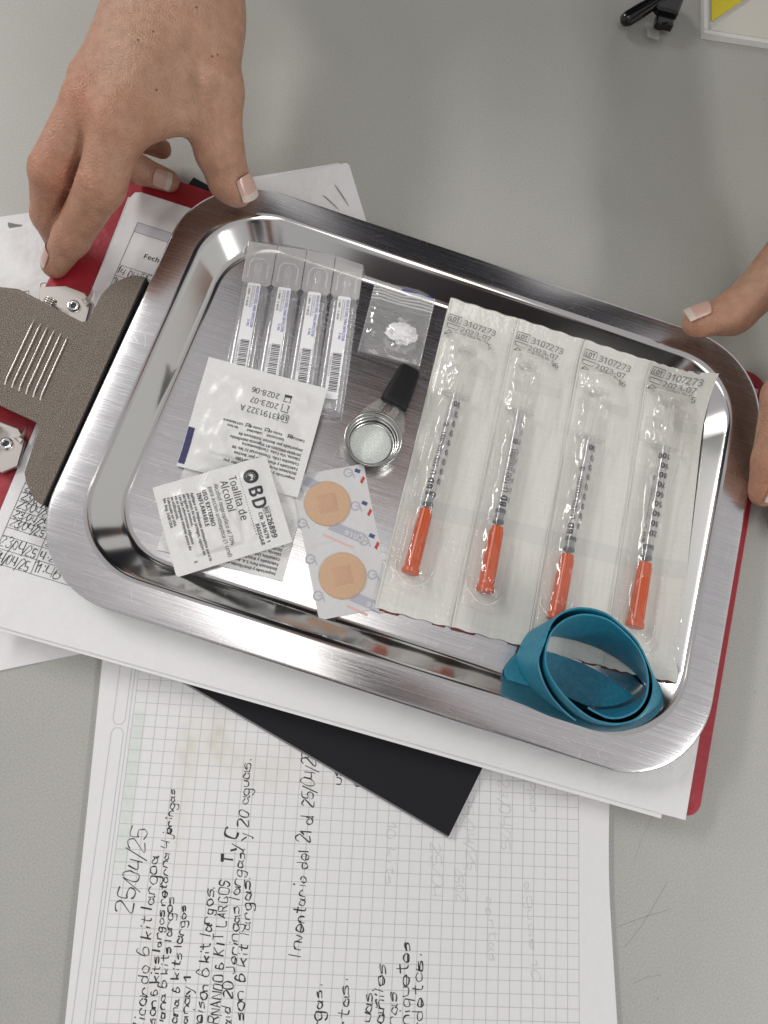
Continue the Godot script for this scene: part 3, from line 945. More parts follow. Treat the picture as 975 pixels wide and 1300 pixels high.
func make_packets() -> void:
	var d := Vector2(-1, 0)
	var up := Vector2(0, 1)
	for n in 2:
		var a := make_packet(["upper swab packet with upside-down lot print and a navy edge bar, overlapping the ampoules", "lowest swab packet, mostly hidden, showing small print at its lower right"][n], [T(-112, 10.2, -12.7, 0.058, S) * Transform3D(Basis(Vector3.RIGHT, 0.17), Vector3.ZERO), T(-105.9, 0.4, 36.2, 0.066, S)][n], 57.0, [53.0, 42.5][n], 5 + n * 8)
		var o: Node3D = a[0]
		var on: Callable = a[1]
		if n == 0:
			var big := MB.new()
			print_text(big, "2028-06", Vector2(36.4, 8.4), d, up, 2.6, on)
			print_text(big, "2023-07", Vector2(37.2, 13.2), d, up, 2.6, on)
			print_text(big, "3191322 A", Vector2(37.6, 18.0), d, up, 2.6, on)
			for q in [[42.2, 8.0, 0], [42.2, 12.9, 1], [42.6, 17.8, 2]]:
				var x: float = q[0]
				var z: float = q[1]
				if q[2] == 2:
					stroke(big, PackedVector2Array([Vector2(x + 0.6, z - 0.6), Vector2(x - 4.4, z - 0.6), Vector2(x - 4.4, z + 3.0), Vector2(x + 0.6, z + 3.0), Vector2(x + 0.6, z - 0.6)]), 0.3, on)
					print_text(big, "LOT", Vector2(x, z), d, up, 2.2, on, true, 0.85)
				else:
					stroke(big, PackedVector2Array([Vector2(x, z), Vector2(x - 3.4, z), Vector2(x - 3.0, z + 1.6), Vector2(x - 3.4, z + 3.2), Vector2(x, z + 3.2), Vector2(x - 0.4, z + 1.6), Vector2(x, z)]), 0.4, on)
					if q[2] == 0:
						patch(big, Vector2(x, z - 0.2), d, up, 3.4, 1.3, on)
			part("lot_print", big, M.black_print, o)
			var bar := MB.new()
			patch(bar, Vector2(3.2, 34.0), Vector2(-1, 0), Vector2(0, 1), 3.0, 17.5, on)
			part("edge_bar", bar, M.navy_print, o)
		var small := MB.new()
		var dz := 4.6 if n == 0 else 0.0
		print_text(small, "Fabricante       Fecha de        Fecha de       LOT Numero", Vector2(53.0, 21.6 + dz), d, up, 1.15, on, true, 0.95)
		print_text(small, "fabricacion     caducidad           de lote", Vector2(44.0, 23.7 + dz), d, up, 1.15, on, true, 0.95)
		for q in [[47.2, 21.2 + dz], [36.4, 21.2 + dz], [27.2, 21.2 + dz]]:
			stroke(small, PackedVector2Array([Vector2(q[0], q[1]), Vector2(q[0] - 1.8, q[1]), Vector2(q[0] - 1.8, q[1] + 1.6), Vector2(q[0] - 0.9, q[1] + 0.8), Vector2(q[0], q[1] + 1.6), Vector2(q[0], q[1])]), 0.4, on)
		var lines := ["Importado por Becton Dickinson de", "2018DM-0002693-R1 Vigencia indefinida", "Siberia, Via Cota, Cundinamarca,", "Colombia Ltda. Transversal 22 No. 98", "Fabricado y distribuido por: Becton", "Dickinson Peru S.A. Av. Larco 1301", "Importado y distribuido en Ecuador por"]
		for k in lines.size():
			print_text(small, lines[k], Vector2(53.4, 26.0 + dz + k * 2.25), d, up, 1.3, on, true, 0.98)
		part("small_print", small, M.black_print, o)
	var b := make_packet("front swab packet printed with a round logo and product text, lying across the other packets", T(-114.6, 3.5, 53.2, 0.62, S), 52.5, 42.5, 23)
	var o2: Node3D = b[0]
	var on2: Callable = b[1]
	o2.transform = o2.transform * Transform3D(Basis(Vector3(0, 0, 1), 0.03), Vector3.ZERO)
	d = Vector2(0, 1)
	up = Vector2(1, 0)
	var logo := MB.new()
	disc(logo, Vector2(43.2, 8.0), 2.1, 3.45, on2)
	for k in 12:
		var a := TAU * k / 12.0
		var c := Vector2(43.2, 8.0)
		if k in [3, 4, 5]:
			continue
		stroke(logo, PackedVector2Array([c + Vector2(cos(a), sin(a)) * 1.2, c + Vector2(cos(a), sin(a)) * 2.2]), 0.62, on2)
	disc(logo, Vector2(42.0, 8.6), 0.0, 1.15, on2, 16)
	print_text(logo, "BD", Vector2(40.4, 13.4), d, up, 6.3, on2, true, 0.95)
	part("logo", logo, M.black_print, o2)
	var tx := MB.new()
	print_text(tx, "326899", Vector2(44.4, 27.0), d, up, 2.5, on2, true)
	stroke(tx, PackedVector2Array([Vector2(44.2, 23.6), Vector2(44.2, 26.6), Vector2(47.0, 26.6), Vector2(47.0, 23.6), Vector2(44.2, 23.6)]), 0.22, on2)
	print_text(tx, "REF", Vector2(44.7, 23.9), d, up, 1.7, on2, true, 0.75)
	print_text(tx, "CN: 3A1679 1", Vector2(41.6, 25.2), d, up, 1.7, on2, true)
	print_text(tx, "BASSGAR", Vector2(39.0, 30.0), d, up, 1.7, on2, true)
	print_text(tx, "Toallita de", Vector2(33.4, 5.2), d, up, 3.3, on2)
	print_text(tx, "Alcohol", Vector2(29.2, 6.2), d, up, 3.3, on2)
	print_text(tx, "Alcohol isopropilico al 70%", Vector2(26.2, 6.8), d, up, 1.75, on2)
	print_text(tx, "para accion antiseptica (1 und)", Vector2(23.6, 7.6), d, up, 1.75, on2)
	print_text(tx, "USO EXTERNO", Vector2(20.6, 8.2), d, up, 1.9, on2, true)
	print_text(tx, "INFLAMABLE", Vector2(18.0, 8.8), d, up, 1.9, on2, true)
	var small2 := ["Aplique en limpiando antiseptico para la", "piel antes de usar jeringas, agujas de", "abrigado o inodoro.", "Lea las advertencias adjuntas", "en el empaque exterior antes de", "su utilizacion.", "Fabricado en USA", "No. Reg. 243613SA"]
	for k in small2.size():
		print_text(tx, small2[k], Vector2(15.4 - k * 1.78, 7.8 - 0.2 * k), d, up, 1.25, on2, true, 0.95)
	print_text(tx, "5", Vector2(9.0, 38.0), d, up, 1.4, on2, true)
	for k in 24:
		disc(tx, Vector2(38.2, 5.0 + k * 1.28), 0.0, 0.2 if k < 14 else 0.26, on2, 7)
	part("printed_text", tx, M.black_print, o2)

func make_bandages() -> void:
	var o := thing("bandage_strip", "paper strip with two round tan plasters and faded print between packets and cooker", "bandage", T(-58.4, 0.3, 27.2, 0.515, S))
	var n := FastNoiseLite.new()
	n.seed = 8
	n.frequency = 0.03
	var h := func(p: Vector2): return Vector3(p.x, 0.5 + n.get_noise_2d(p.x, p.y) * 0.9 + 0.45 * exp(-pow((p.y - 33.0) / 1.2, 2.0)) + 1.2 * smoothstep(58.0, 68.0, p.y) * smoothstep(20.0, 0.0, p.x) * 0.4, p.y)
	var mb := MB.new()
	mb.grid(46, 90, func(u: float, v: float): return h.call(Vector2(u * (34.5 - 1.5 * v), v * 68.0)))
	part("backing_paper", mb, M.tape_paper, o)
	var on := func(p: Vector2): return h.call(p) + Vector3(0, 0.07, 0)
	var pr := MB.new()
	var dr := Vector2(0.82, 0.57)
	var du := Vector2(0.57, -0.82)
	for q in [[4.5, 5.0, 9.0], [12.0, 28.0, 17.0], [15.0, 62.0, 15.0]]:
		patch(pr, Vector2(q[0], q[1]), dr, du, q[2], 4.6, on)
	for q in [[26.5, 3.0], [26.5, 19.5], [27.0, 36.5], [27.5, 52.5], [1.6, 6.0], [1.0, 23.0], [1.4, 40.0], [1.6, 57.0]]:
		disc(pr, Vector2(q[0], q[1]), 1.6, 2.3, on, 18, 0.5, TAU)
		stroke(pr, PackedVector2Array([Vector2(q[0], q[1]), Vector2(q[0] + 2.0, q[1] + 0.4), Vector2(q[0] + 2.4, q[1] + 3.2)]), 0.6, on)
	part("pale_print", pr, M.pale_blue_print, o)
	for q in [[12.9, 28.3], [15.9, 62.3]]:
		var wl := MB.new()
		print_text(wl, "Cure", Vector2(q[0] + 13.0, q[1] + 8.6), -dr, du, 3.0, func(p: Vector2): return h.call(p) + Vector3(0, 0.12, 0), true)
		part("white_lettering", wl, M.tape_paper, o)
	for z in [4.0, 20.0, 36.0]:
		var fr := MB.new()
		var fb := MB.new()
		patch(fb, Vector2(29.4, z - 1.0), dr, du, 2.6, 1.8, on)
		patch(fr, Vector2(31.0, z + 4.4), Vector2(0.62, -0.78), Vector2(0.5, 0.86), 3.2, 1.5, on)
		part("blue_mark", fb, M.flag_blue, o)
		part("red_mark", fr, M.flag_red, o)
	for q in [[9.0, 30.5, 15.0], [13.0, 64.5, 10.0]]:
		var pk := MB.new()
		patch(pk, Vector2(q[0], q[1]), dr, du, q[2], 1.0, on)
		part("pale_red_print", pk, M.pale_red_print, o)
	for c in [Vector2(14.0, 16.0), Vector2(14.2, 50.4)]:
		var ring_list := []
		for q in [[10.7, 0.08], [10.6, 0.5], [10.0, 0.62], [6.0, 0.66], [0.1, 0.68]]:
			var ring := PackedVector3Array()
			for k in 48:
				var a := TAU * k / 48
				var p: Vector2 = c + Vector2(cos(a), sin(a)) * q[0]
				ring.append(h.call(p) + Vector3(0, q[1], 0))
			ring_list.append(ring)
		var pl := MB.new()
		pl.rings(ring_list)
		var pt := part("round_plaster", pl, M.bandage, o)
		var pd := MB.new()
		pd.grid(14, 14, func(u: float, v: float):
			var p: Vector2 = c + Vector2(u - 0.5, v - 0.5) * 9.4
			var e := minf(minf(u, 1 - u), minf(v, 1 - v))
			return h.call(p) + Vector3(0, 0.62 + 0.5 * smoothstep(0.0, 0.22, e), 0))
		part("pad", pd, M.bandage_pad, pt)

func make_bag() -> void:
	var at := T(-52, 0.5, -84.6, 0.08, S)
	var o := thing("zip_bag", "small clear zip-lock bag holding cotton, between the ampoules and syringes", "plastic bag", at)
	var n := FastNoiseLite.new()
	n.seed = 17
	n.frequency = 0.07
	n.fractal_octaves = 3
	var lump := func(p: Vector2): return 4.6 * exp(-pow((p.x - 19.5) / 8.5, 2.0) - pow((p.y - 27.0) / 8.0, 2.0))
	var top := func(u: float, v: float):
		var p := Vector2(u * 31.6, v * 40.5)
		var e := minf(minf(u, 1 - u) * 31.6, (1 - v) * 40.5)
		return Vector3(p.x, 0.8 + smoothstep(0.0, 5.0, e) * (1.0 + lump.call(p) + n.get_noise_2d(p.x, p.y) * 1.5), p.y)
	var f1 := MB.new()
	f1.grid(60, 76, top)
	part("front_film", f1, M.bag_film, o)
	var f2 := MB.new()
	f2.grid(30, 38, func(u: float, v: float): return Vector3(u * 31.6, 0.35 + 0.3 * n.get_noise_2d(u * 60.0, v * 50.0), v * 40.5))
	part("back_film", f2, M.bag_film, o)
	for k in 5:
		var pp := PackedVector3Array()
		for j in 25:
			var s := j / 24.0
			var p: Vector3 = top.call(s, (3.0 + k * 1.75) / 40.5)
			pp.append(p + Vector3(0, 0.3, 0.5 * sin(s * PI)))
		var zp := MB.new()
		tube(zp, pp, [0.55], 8, true, 0.7)
		part("zip_ridge", zp, M.milky, o)
	var bl := MB.new()
	stroke(bl, PackedVector2Array([Vector2(14, 2.0), Vector2(22, 2.4), Vector2(31, 2.2)]), 0.7, func(p: Vector2): return top.call(p.x / 31.6, p.y / 40.5) + Vector3(0, 0.15, 0))
	part("blue_line", bl, M.blue_print, o)
	for q in [[0.4, 40.5], [31.2, 40.5]]:
		var se := MB.new()
		tube(se, PackedVector3Array([Vector3(q[0], 0.9, 1.0), Vector3(q[0], 0.9, 20.0), Vector3(q[0], 0.9, q[1])]), [0.3], 6)
		part("side_seam", se, M.clear, o)
	var c := thing("cotton_wad", "wad of white cotton inside the small zip bag", "cotton", T(19.5, 0.9, 27.0, 0.0, at))
	var cm := MB.new()
	cm.grid(40, 24, func(u: float, v: float):
		var a := u * TAU
		var b := (v - 0.5) * PI
		var dir := Vector3(cos(a) * cos(b), sin(b), sin(a) * cos(b))
		var r := 1.0 + 0.35 * n.get_noise_3dv(dir * 22.0) + 0.16 * n.get_noise_3dv(dir * 60.0)
		return Vector3(dir.x * 7.6 * r - 0.4, 2.4 + dir.y * 2.3 * r, dir.z * 5.4 * r))
	part("core", cm, M.cotton, c)
	var fib := MB.new()
	for k in 420:
		var a := rng.randf() * TAU
		var p := Vector3(cos(a) * 7.0 * sqrt(rng.randf()), rng.randf_range(1.0, 4.6), sin(a) * 5.2 * sqrt(rng.randf()))
		var dd := Vector3(rng.randf_range(-1, 1), rng.randf_range(-0.3, 0.4), rng.randf_range(-1, 1)).normalized() * rng.randf_range(1.2, 3.2)
		var sd := Vector3(-dd.z, 0.0, dd.x).normalized()
		tube(fib, PackedVector3Array([p - dd * 0.6, p + Vector3(0, 0.35, 0) + sd * rng.randf_range(-0.5, 0.5), p + dd * 0.6]), [0.045], 3, false)
	tag(part("fibres", fib, M.cotton, c), "", "", "", "stuff")

func make_cooker() -> void:
	var o := thing("cooker_cup", "small round metal cooker cup with a black sleeved handle and a white disc inside", "cooker", T(-27.4, 0.3, -0.3, -0.16, S))
	var cup := MB.new()
	lathe(cup, PackedVector2Array([Vector2(0.1, 0.5), Vector2(9.6, 0.5), Vector2(10.6, 0.9), Vector2(11.4, 2.2), Vector2(12.4, 7.6), Vector2(12.9, 8.4), Vector2(13.5, 8.5), Vector2(13.6, 8.0), Vector2(13.0, 7.2), Vector2(12.0, 1.6), Vector2(11.0, 0.1), Vector2(0.1, 0.0)]), Vector3.ZERO, Vector3.UP, 56)
	part("cup", cup, M.cup, o)
	var dm := MB.new()
	lathe(dm, PackedVector2Array([Vector2(9.9, 0.7), Vector2(9.9, 1.5), Vector2(9.5, 1.8), Vector2(5.0, 1.95), Vector2(0.05, 1.9)]), Vector3(-0.6, 0, 0.6), Vector3.UP, 48)
	part("white_disc", dm, M.disc, o)
	for k in 3:
		var rd := MB.new()
		lathe(rd, PackedVector2Array([Vector2(10.2 + k * 0.8, 2.0 + k * 2.0), Vector2(10.5 + k * 0.8, 2.4 + k * 2.0), Vector2(10.7 + k * 0.8, 2.2 + k * 2.0)]), Vector3(-0.2, 0, 0.3), Vector3.UP, 48)
		part("inner_ring", rd, M.chrome, o)
	var nk := MB.new()
	nk.grid(16, 14, func(u: float, v: float):
		var w := lerpf(11.8, 4.4, smoothstep(0.0, 1.0, v))
		var x := (u - 0.5) * 2.0 * w
		return Vector3(x, lerpf(7.6, 6.6, v) + 1.2 * cos(u * PI * 3.0) * v * (1.0 - 0.4 * v), lerpf(-sqrt(maxf(0.0, 12.9 * 12.9 - x * x)), -24.0, v)))
	part("spout", nk, M.clear_smoke, o)
	for q in [[-2.6, 0.9, 0.12], [1.0, 1.2, 0.0], [3.4, 0.9, -0.14]]:
		var tb := MB.new()
		box(tb, q[0] - q[1], q[0] + q[1], 6.4, 7.4, -24.5, -13.6, 0.25)
		part("handle_tab", tb, M.chrome, o, false)
	var sl := MB.new()
	var list := []
	for q in [[-19.6, 6.0, 2.5], [-19.9, 6.7, 3.3], [-23.0, 6.9, 3.7], [-31.0, 6.3, 3.6], [-38.0, 5.7, 3.3], [-40.4, 5.3, 2.9], [-41.4, 4.2, 2.0]]:
		var ring := PackedVector3Array()
		for k in 28:
			var a := TAU * k / 28
			ring.append(Vector3(0.4 + signf(cos(a)) * pow(absf(cos(a)), 0.6) * q[1] + (q[0] + 21.0) * 0.04, 6.6 + signf(sin(a)) * pow(absf(sin(a)), 0.7) * q[2], q[0]))
		list.append(ring)
	sl.rings(list)
	sl.fan(list[-1])
	sl.fan(list[0], false)
	part("handle_sleeve", sl, M.rubber, o)

func make_syringe_packs() -> void:
	var frame := T(-13.2, 0.25, -86.8, 0.062, S)
	var names := ["leftmost sealed syringe packet, beside the cooker cup", "second sealed syringe packet from the left, its barrel print reading upwards", "third sealed syringe packet from the left, behind the blue tourniquet", "rightmost sealed syringe packet along the tray's right wall, numbers readable"]
	var snames := ["orange capped syringe in the leftmost packet, print turned to the side", "orange capped syringe in the second packet with upward lettering on its barrel", "orange capped syringe in the third packet, its cap touching the tourniquet", "orange capped syringe in the rightmost packet with scale numbers facing up"]
	var sx := [[13.9, 51.0, 11.6], [46.0, 50.4, 46.6], [82.6, 57.0, 80.8], [120.0, 52.5, 117.6]]
	var shift := [0.0, 0.0, -2.2, -3.4]
	var roll := [1.2, 1.75, 1.05, 0.12]
	var n := FastNoiseLite.new()
	n.seed = 29
	n.frequency = 0.055
	n.fractal_octaves = 3
	var folds := FastNoiseLite.new()
	folds.seed = 31
	folds.frequency = 0.09
	folds.noise_type = FastNoiseLite.TYPE_CELLULAR
	folds.cellular_return_type = FastNoiseLite.RETURN_DISTANCE2_SUB
	for k in 4:
		var x0 := k * 35.5
		var o := thing("syringe_packet", names[k], "syringe packet", T(x0, 0, 0, 0, frame), "sealed syringe packets")
		var w := 35.5 if k < 3 else 31.6
		var ph := k * 13.7
		var back := func(p: Vector2):
			var sp := Vector2(-13.2 + (p.x + x0) * 0.99808 + p.y * 0.06196, -86.8 - (p.x + x0) * 0.06196 + p.y * 0.99808)
			var e := Vector2(absf(sp.x), absf(sp.y)) - Vector2(127.1 - 29.2, 84.9 - 29.2)
			var out := Vector2(maxf(e.x, 0), maxf(e.y, 0)).length() + minf(maxf(e.x, e.y), 0.0) - 29.2
			var lift := pow(clampf((out + 9.0) / 19.0, 0.0, 1.6), 1.7) * 9.5
			return Vector3(p.x, lift + 0.35 + 0.35 * sin((p.y + ph) * 0.045) * sin(p.x * 0.09 + ph) + 1.3 * smoothstep(142.0, 161.0, p.y) * (0.6 + 0.4 * sin(p.x * 0.18 + ph)), p.y)
		var bp := MB.new()
		bp.grid(26, 90, func(u: float, v: float):
			var p: Vector3 = back.call(Vector2(u * w, lerpf((k + u) * 1.7, 160.6, v)))
			if v == 1.0 or v == 0.0:
				p.z += 0.3 * sin(u * w * 4.0)
			return p)
		part("backing_paper", bp, M.medical, o)
		var on := func(p: Vector2): return back.call(p) + Vector3(0, 0.07, 0)
		var bands := MB.new()
		for q in [[0.2, 113.0 - k * 0.2, w - 0.6, 8.6], [18.5, 37.0, 11.0, 5.6], [3.5, 39.0, 9.0, 6.0]]:
			bands = MB.new()
			patch(bands, Vector2(q[0], q[1]), Vector2(1, 0.0), Vector2(0, -1), q[2], q[3], on)
			part("show_through_print", bands, M.medical_shade, o)
		for q in [[0.5, 11.0], [27.0, 6.0]]:
			var rust := MB.new()
			patch(rust, Vector2(q[0], 161.3), Vector2(1, 0), Vector2(0, -1), q[1], 2.0, func(p: Vector2): return back.call(Vector2(p.x, minf(p.y, 160.5))) + Vector3(0, -0.35, p.y - minf(p.y, 160.5)))
			part("printed_edge", rust, M.rust_print, o)
		var xc: float = (sx[k][0] + sx[k][2]) / 2.0 - x0 + 0.4
		var crimp := func(p: Vector2):
			var q := Vector2(p.x + k * 40.0, p.y)
			var along := smoothstep(14.0, 24.0, p.y) * (1.0 - smoothstep(143.0, 151.0, p.y))
			var wide := lerpf(11.5, 8.2, smoothstep(52.0, 74.0, p.y))
			var dome := pow(maxf(0.0, 1.0 - pow(absf(p.x - xc) / wide, 3.0)), 0.6) * along
			var y: float = back.call(p).y + 0.55 + dome * (6.6 + n.get_noise_2d(q.x * 1.6, q.y * 0.6) * 2.0)
			y += (1.0 - dome) * 0.15 * n.get_noise_2d(q.x * 7.0, q.y * 7.0)
			var top_end := smoothstep(75.0, 30.0, p.y)
			y += top_end * (0.25 + dome) * 2.0 * absf(folds.get_noise_2d(q.x * 1.3, q.y * 0.7))
			y += smoothstep(118.0, 140.0, p.y) * dome * 1.5 * absf(folds.get_noise_2d(q.x * 1.5, q.y * 1.2))
			return Vector3(p.x, y, p.y)
		var fm := MB.new()
		fm.grid(74, 260, func(u: float, v: float): return crimp.call(Vector2(0.3 + u * (w - 0.6), lerpf(0.8 + (k + u) * 1.7, 157.8, v))))
		part("clear_film", fm, M.film, o)
		var seam := MB.new()
		var sp2 := PackedVector3Array()
		for j in range(int(k * 3.4) + 2, 320):
			sp2.append(back.call(Vector2(0.1, j * 0.5)) + Vector3(0.12 * (j % 2), 0.75, 0))
		tube(seam, sp2, [0.2], 5)
		part("perforated_seam", seam, M.seam, o)
		var lot := MB.new()
		var onf := func(p: Vector2): return crimp.call(p) + Vector3(0, 0.06, 0)
		var lx := 9.5
		var dd := Vector2(0.995, 0.08)
		var uu := Vector2(0.08, -0.995)
		print_text(lot, "3107273", Vector2(lx, 11.6), dd, uu, 2.9, onf, false, 1.12)
		print_text(lot, "2023-07", Vector2(lx - 0.8, 15.8), dd, uu, 2.9, onf, false, 1.12)
		print_text(lot, "2028-06", Vector2(lx + 0.2, 20.0), dd, uu, 2.9, onf, false, 1.12)
		stroke(lot, PackedVector2Array([Vector2(1.6, 11.0), Vector2(8.0, 11.5), Vector2(8.3, 8.0), Vector2(1.9, 7.6), Vector2(1.6, 11.0)]), 0.35, onf)
		print_text(lot, "LOT", Vector2(2.4, 10.6), dd, uu, 2.2, onf, true, 0.9)
		stroke(lot, PackedVector2Array([Vector2(1.6, 12.4), Vector2(8.4, 13.0), Vector2(7.2, 15.2), Vector2(2.0, 14.6), Vector2(1.6, 12.4)]), 0.4, onf)
		stroke(lot, PackedVector2Array([Vector2(1.4, 18.9), Vector2(3.0, 16.6), Vector2(4.6, 19.2), Vector2(1.4, 18.9)]), 0.8, onf)
		part("lot_print", lot, M.faint_black, o)
		var rim := MB.new()
		var rp := PackedVector3Array()
		for j in 41:
			var a := PI * j / 40.0
			rp.append(crimp.call(Vector2(xc + cos(a) * 8.9, 137.0 + sin(a) * 10.5)) + Vector3(0, 0.25, 0))
		tube(rim, rp, [0.3], 6)
		part("blister_edge", rim, M.edge_clear, o)
		# the syringe
		var top := Vector2(sx[k][0], sx[k][1])
		var bot := Vector2(sx[k][2], 142.5)
		var turn := atan2(-(bot.x - top.x) * -1.0, bot.y - top.y)
		var sy := thing("insulin_syringe", snames[k], "syringe", frame * Transform3D(Basis(Vector3.UP, turn), Vector3(top.x, 4.3, top.y + shift[k]) * U), "insulin syringes in the packets")
		make_syringe(sy, roll[k])

func make_syringe(o: Node3D, roll: float) -> void:        # axis along z, the barrel's open end at z 0, the stopper at 58, cap from 60 to 91
	var br := MB.new()
	tube(br, PackedVector3Array([Vector3(0, 0, 0), Vector3(0, 0, 3), Vector3(0, 0, 57), Vector3(0, 0, 60)]), [2.95, 2.95, 2.95, 2.7], 28, false)
	var barrel := part("barrel", br, M.clear, o)
	var inb := MB.new()
	tube(inb, PackedVector3Array([Vector3(0, 0, 1), Vector3(0, 0, 58)]), [2.45], 24, false)
	part("bore", inb, M.plunger_clear, barrel)
	var fl := MB.new()
	slab(fl, arc_rect(-7.2, 7.2, -3.0, 3.0, [2.6, 2.6, 2.6, 2.6]), -0.6, 0.6, 0.2)
	var fo := part("finger_flange", fl, M.plunger, barrel, false)
	fo.transform = Transform3D(Basis(Vector3.RIGHT, PI / 2) , Vector3.ZERO)
	var pl := MB.new()
	box(pl, -0.5, 0.5, -1.9, 1.9, -24.0, 51.0)
	box(pl, -1.9, 1.9, -0.5, 0.5, -24.0, 51.0)
	var plo := part("plunger", pl, M.plunger, o, false)
	var tr := MB.new()
	lathe(tr, PackedVector2Array([Vector2(0.1, -0.8), Vector2(4.6, -0.8), Vector2(5.0, -0.4), Vector2(5.0, 0.4), Vector2(4.6, 0.8), Vector2(0.1, 0.8)]), Vector3(0, 0, -24.6), Vector3(0, 0, 1), 28)
	part("thumb_rest", tr, M.plunger, plo)
	var st := MB.new()
	tube(st, PackedVector3Array([Vector3(0, 0, 51.2), Vector3(0, 0, 51.6), Vector3(0, 0, 53.4), Vector3(0, 0, 53.9), Vector3(0, 0, 56.6), Vector3(0, 0, 57.0), Vector3(0, 0, 58.2), Vector3(0, 0, 59.4)]), [1.6, 2.6, 2.6, 2.0, 2.0, 2.6, 2.6, 0.6], 24)
	part("stopper", st, M.stopper, plo)
	var cp := MB.new()
	tube(cp, PackedVector3Array([Vector3(0, 0, 60.0), Vector3(0, 0, 60.3), Vector3(0, 0, 70), Vector3(0, 0, 86.5), Vector3(0, 0, 88.2), Vector3(0, 0, 88.9), Vector3(0, 0, 91.0), Vector3(0, 0, 91.3)]), [2.5, 2.85, 3.05, 3.35, 3.45, 4.0, 4.1, 3.5], 28)
	var cap := part("needle_cap", cp, M.orange, o)
	for q in 8:
		var rb := MB.new()
		var a := TAU * q / 8.0 + 0.3
		tube(rb, PackedVector3Array([Vector3(cos(a) * 2.95, sin(a) * 2.95, 62), Vector3(cos(a) * 3.35, sin(a) * 3.35, 86.5)]), [0.28], 6)
		part("rib", rb, M.orange, cap)
	var wrap := func(a0: float): return func(p: Vector2):
		var a := a0 + roll + p.x / 3.0
		return Vector3(sin(a) * 3.16, cos(a) * 3.16, p.y)
	var nums: Callable = wrap.call(0.0)
	var pr := MB.new()
	for q in range(20, 101, 10):
		var z := 50.0 - (q - 12) * 0.5
		print_text(pr, str(q), Vector2(1.8, z - 1.35), Vector2(-1, 0), Vector2(0, 1), 2.75, nums, true, 0.98)
		stroke(pr, PackedVector2Array([Vector2(2.0, z), Vector2(2.9, z)]), 0.32, nums)
	for q in range(10, 101, 2):
		var z := 50.0 - (q - 12) * 0.5
		stroke(pr, PackedVector2Array([Vector2(3.2, z), Vector2(3.8, z)]), 0.17, nums)
	var side: Callable = wrap.call(-1.75)
	print_text(pr, "BD", Vector2(1.4, 50.5), Vector2(0, -1), Vector2(-1, 0), 3.1, side, true)
	print_text(pr, "U-100 insulin", Vector2(1.2, 43.5), Vector2(0, -1), Vector2(-1, 0), 2.7, side)
	disc(pr, Vector2(0, 17.5), 1.05, 1.35, side, 20)
	stroke(pr, PackedVector2Array([Vector2(-0.7, 16.8), Vector2(0.7, 18.2)]), 0.3, side)
	stroke(pr, PackedVector2Array([Vector2(0.7, 16.8), Vector2(-0.7, 18.2)]), 0.3, side)
	part("scale_print", pr, M.black_print, barrel)

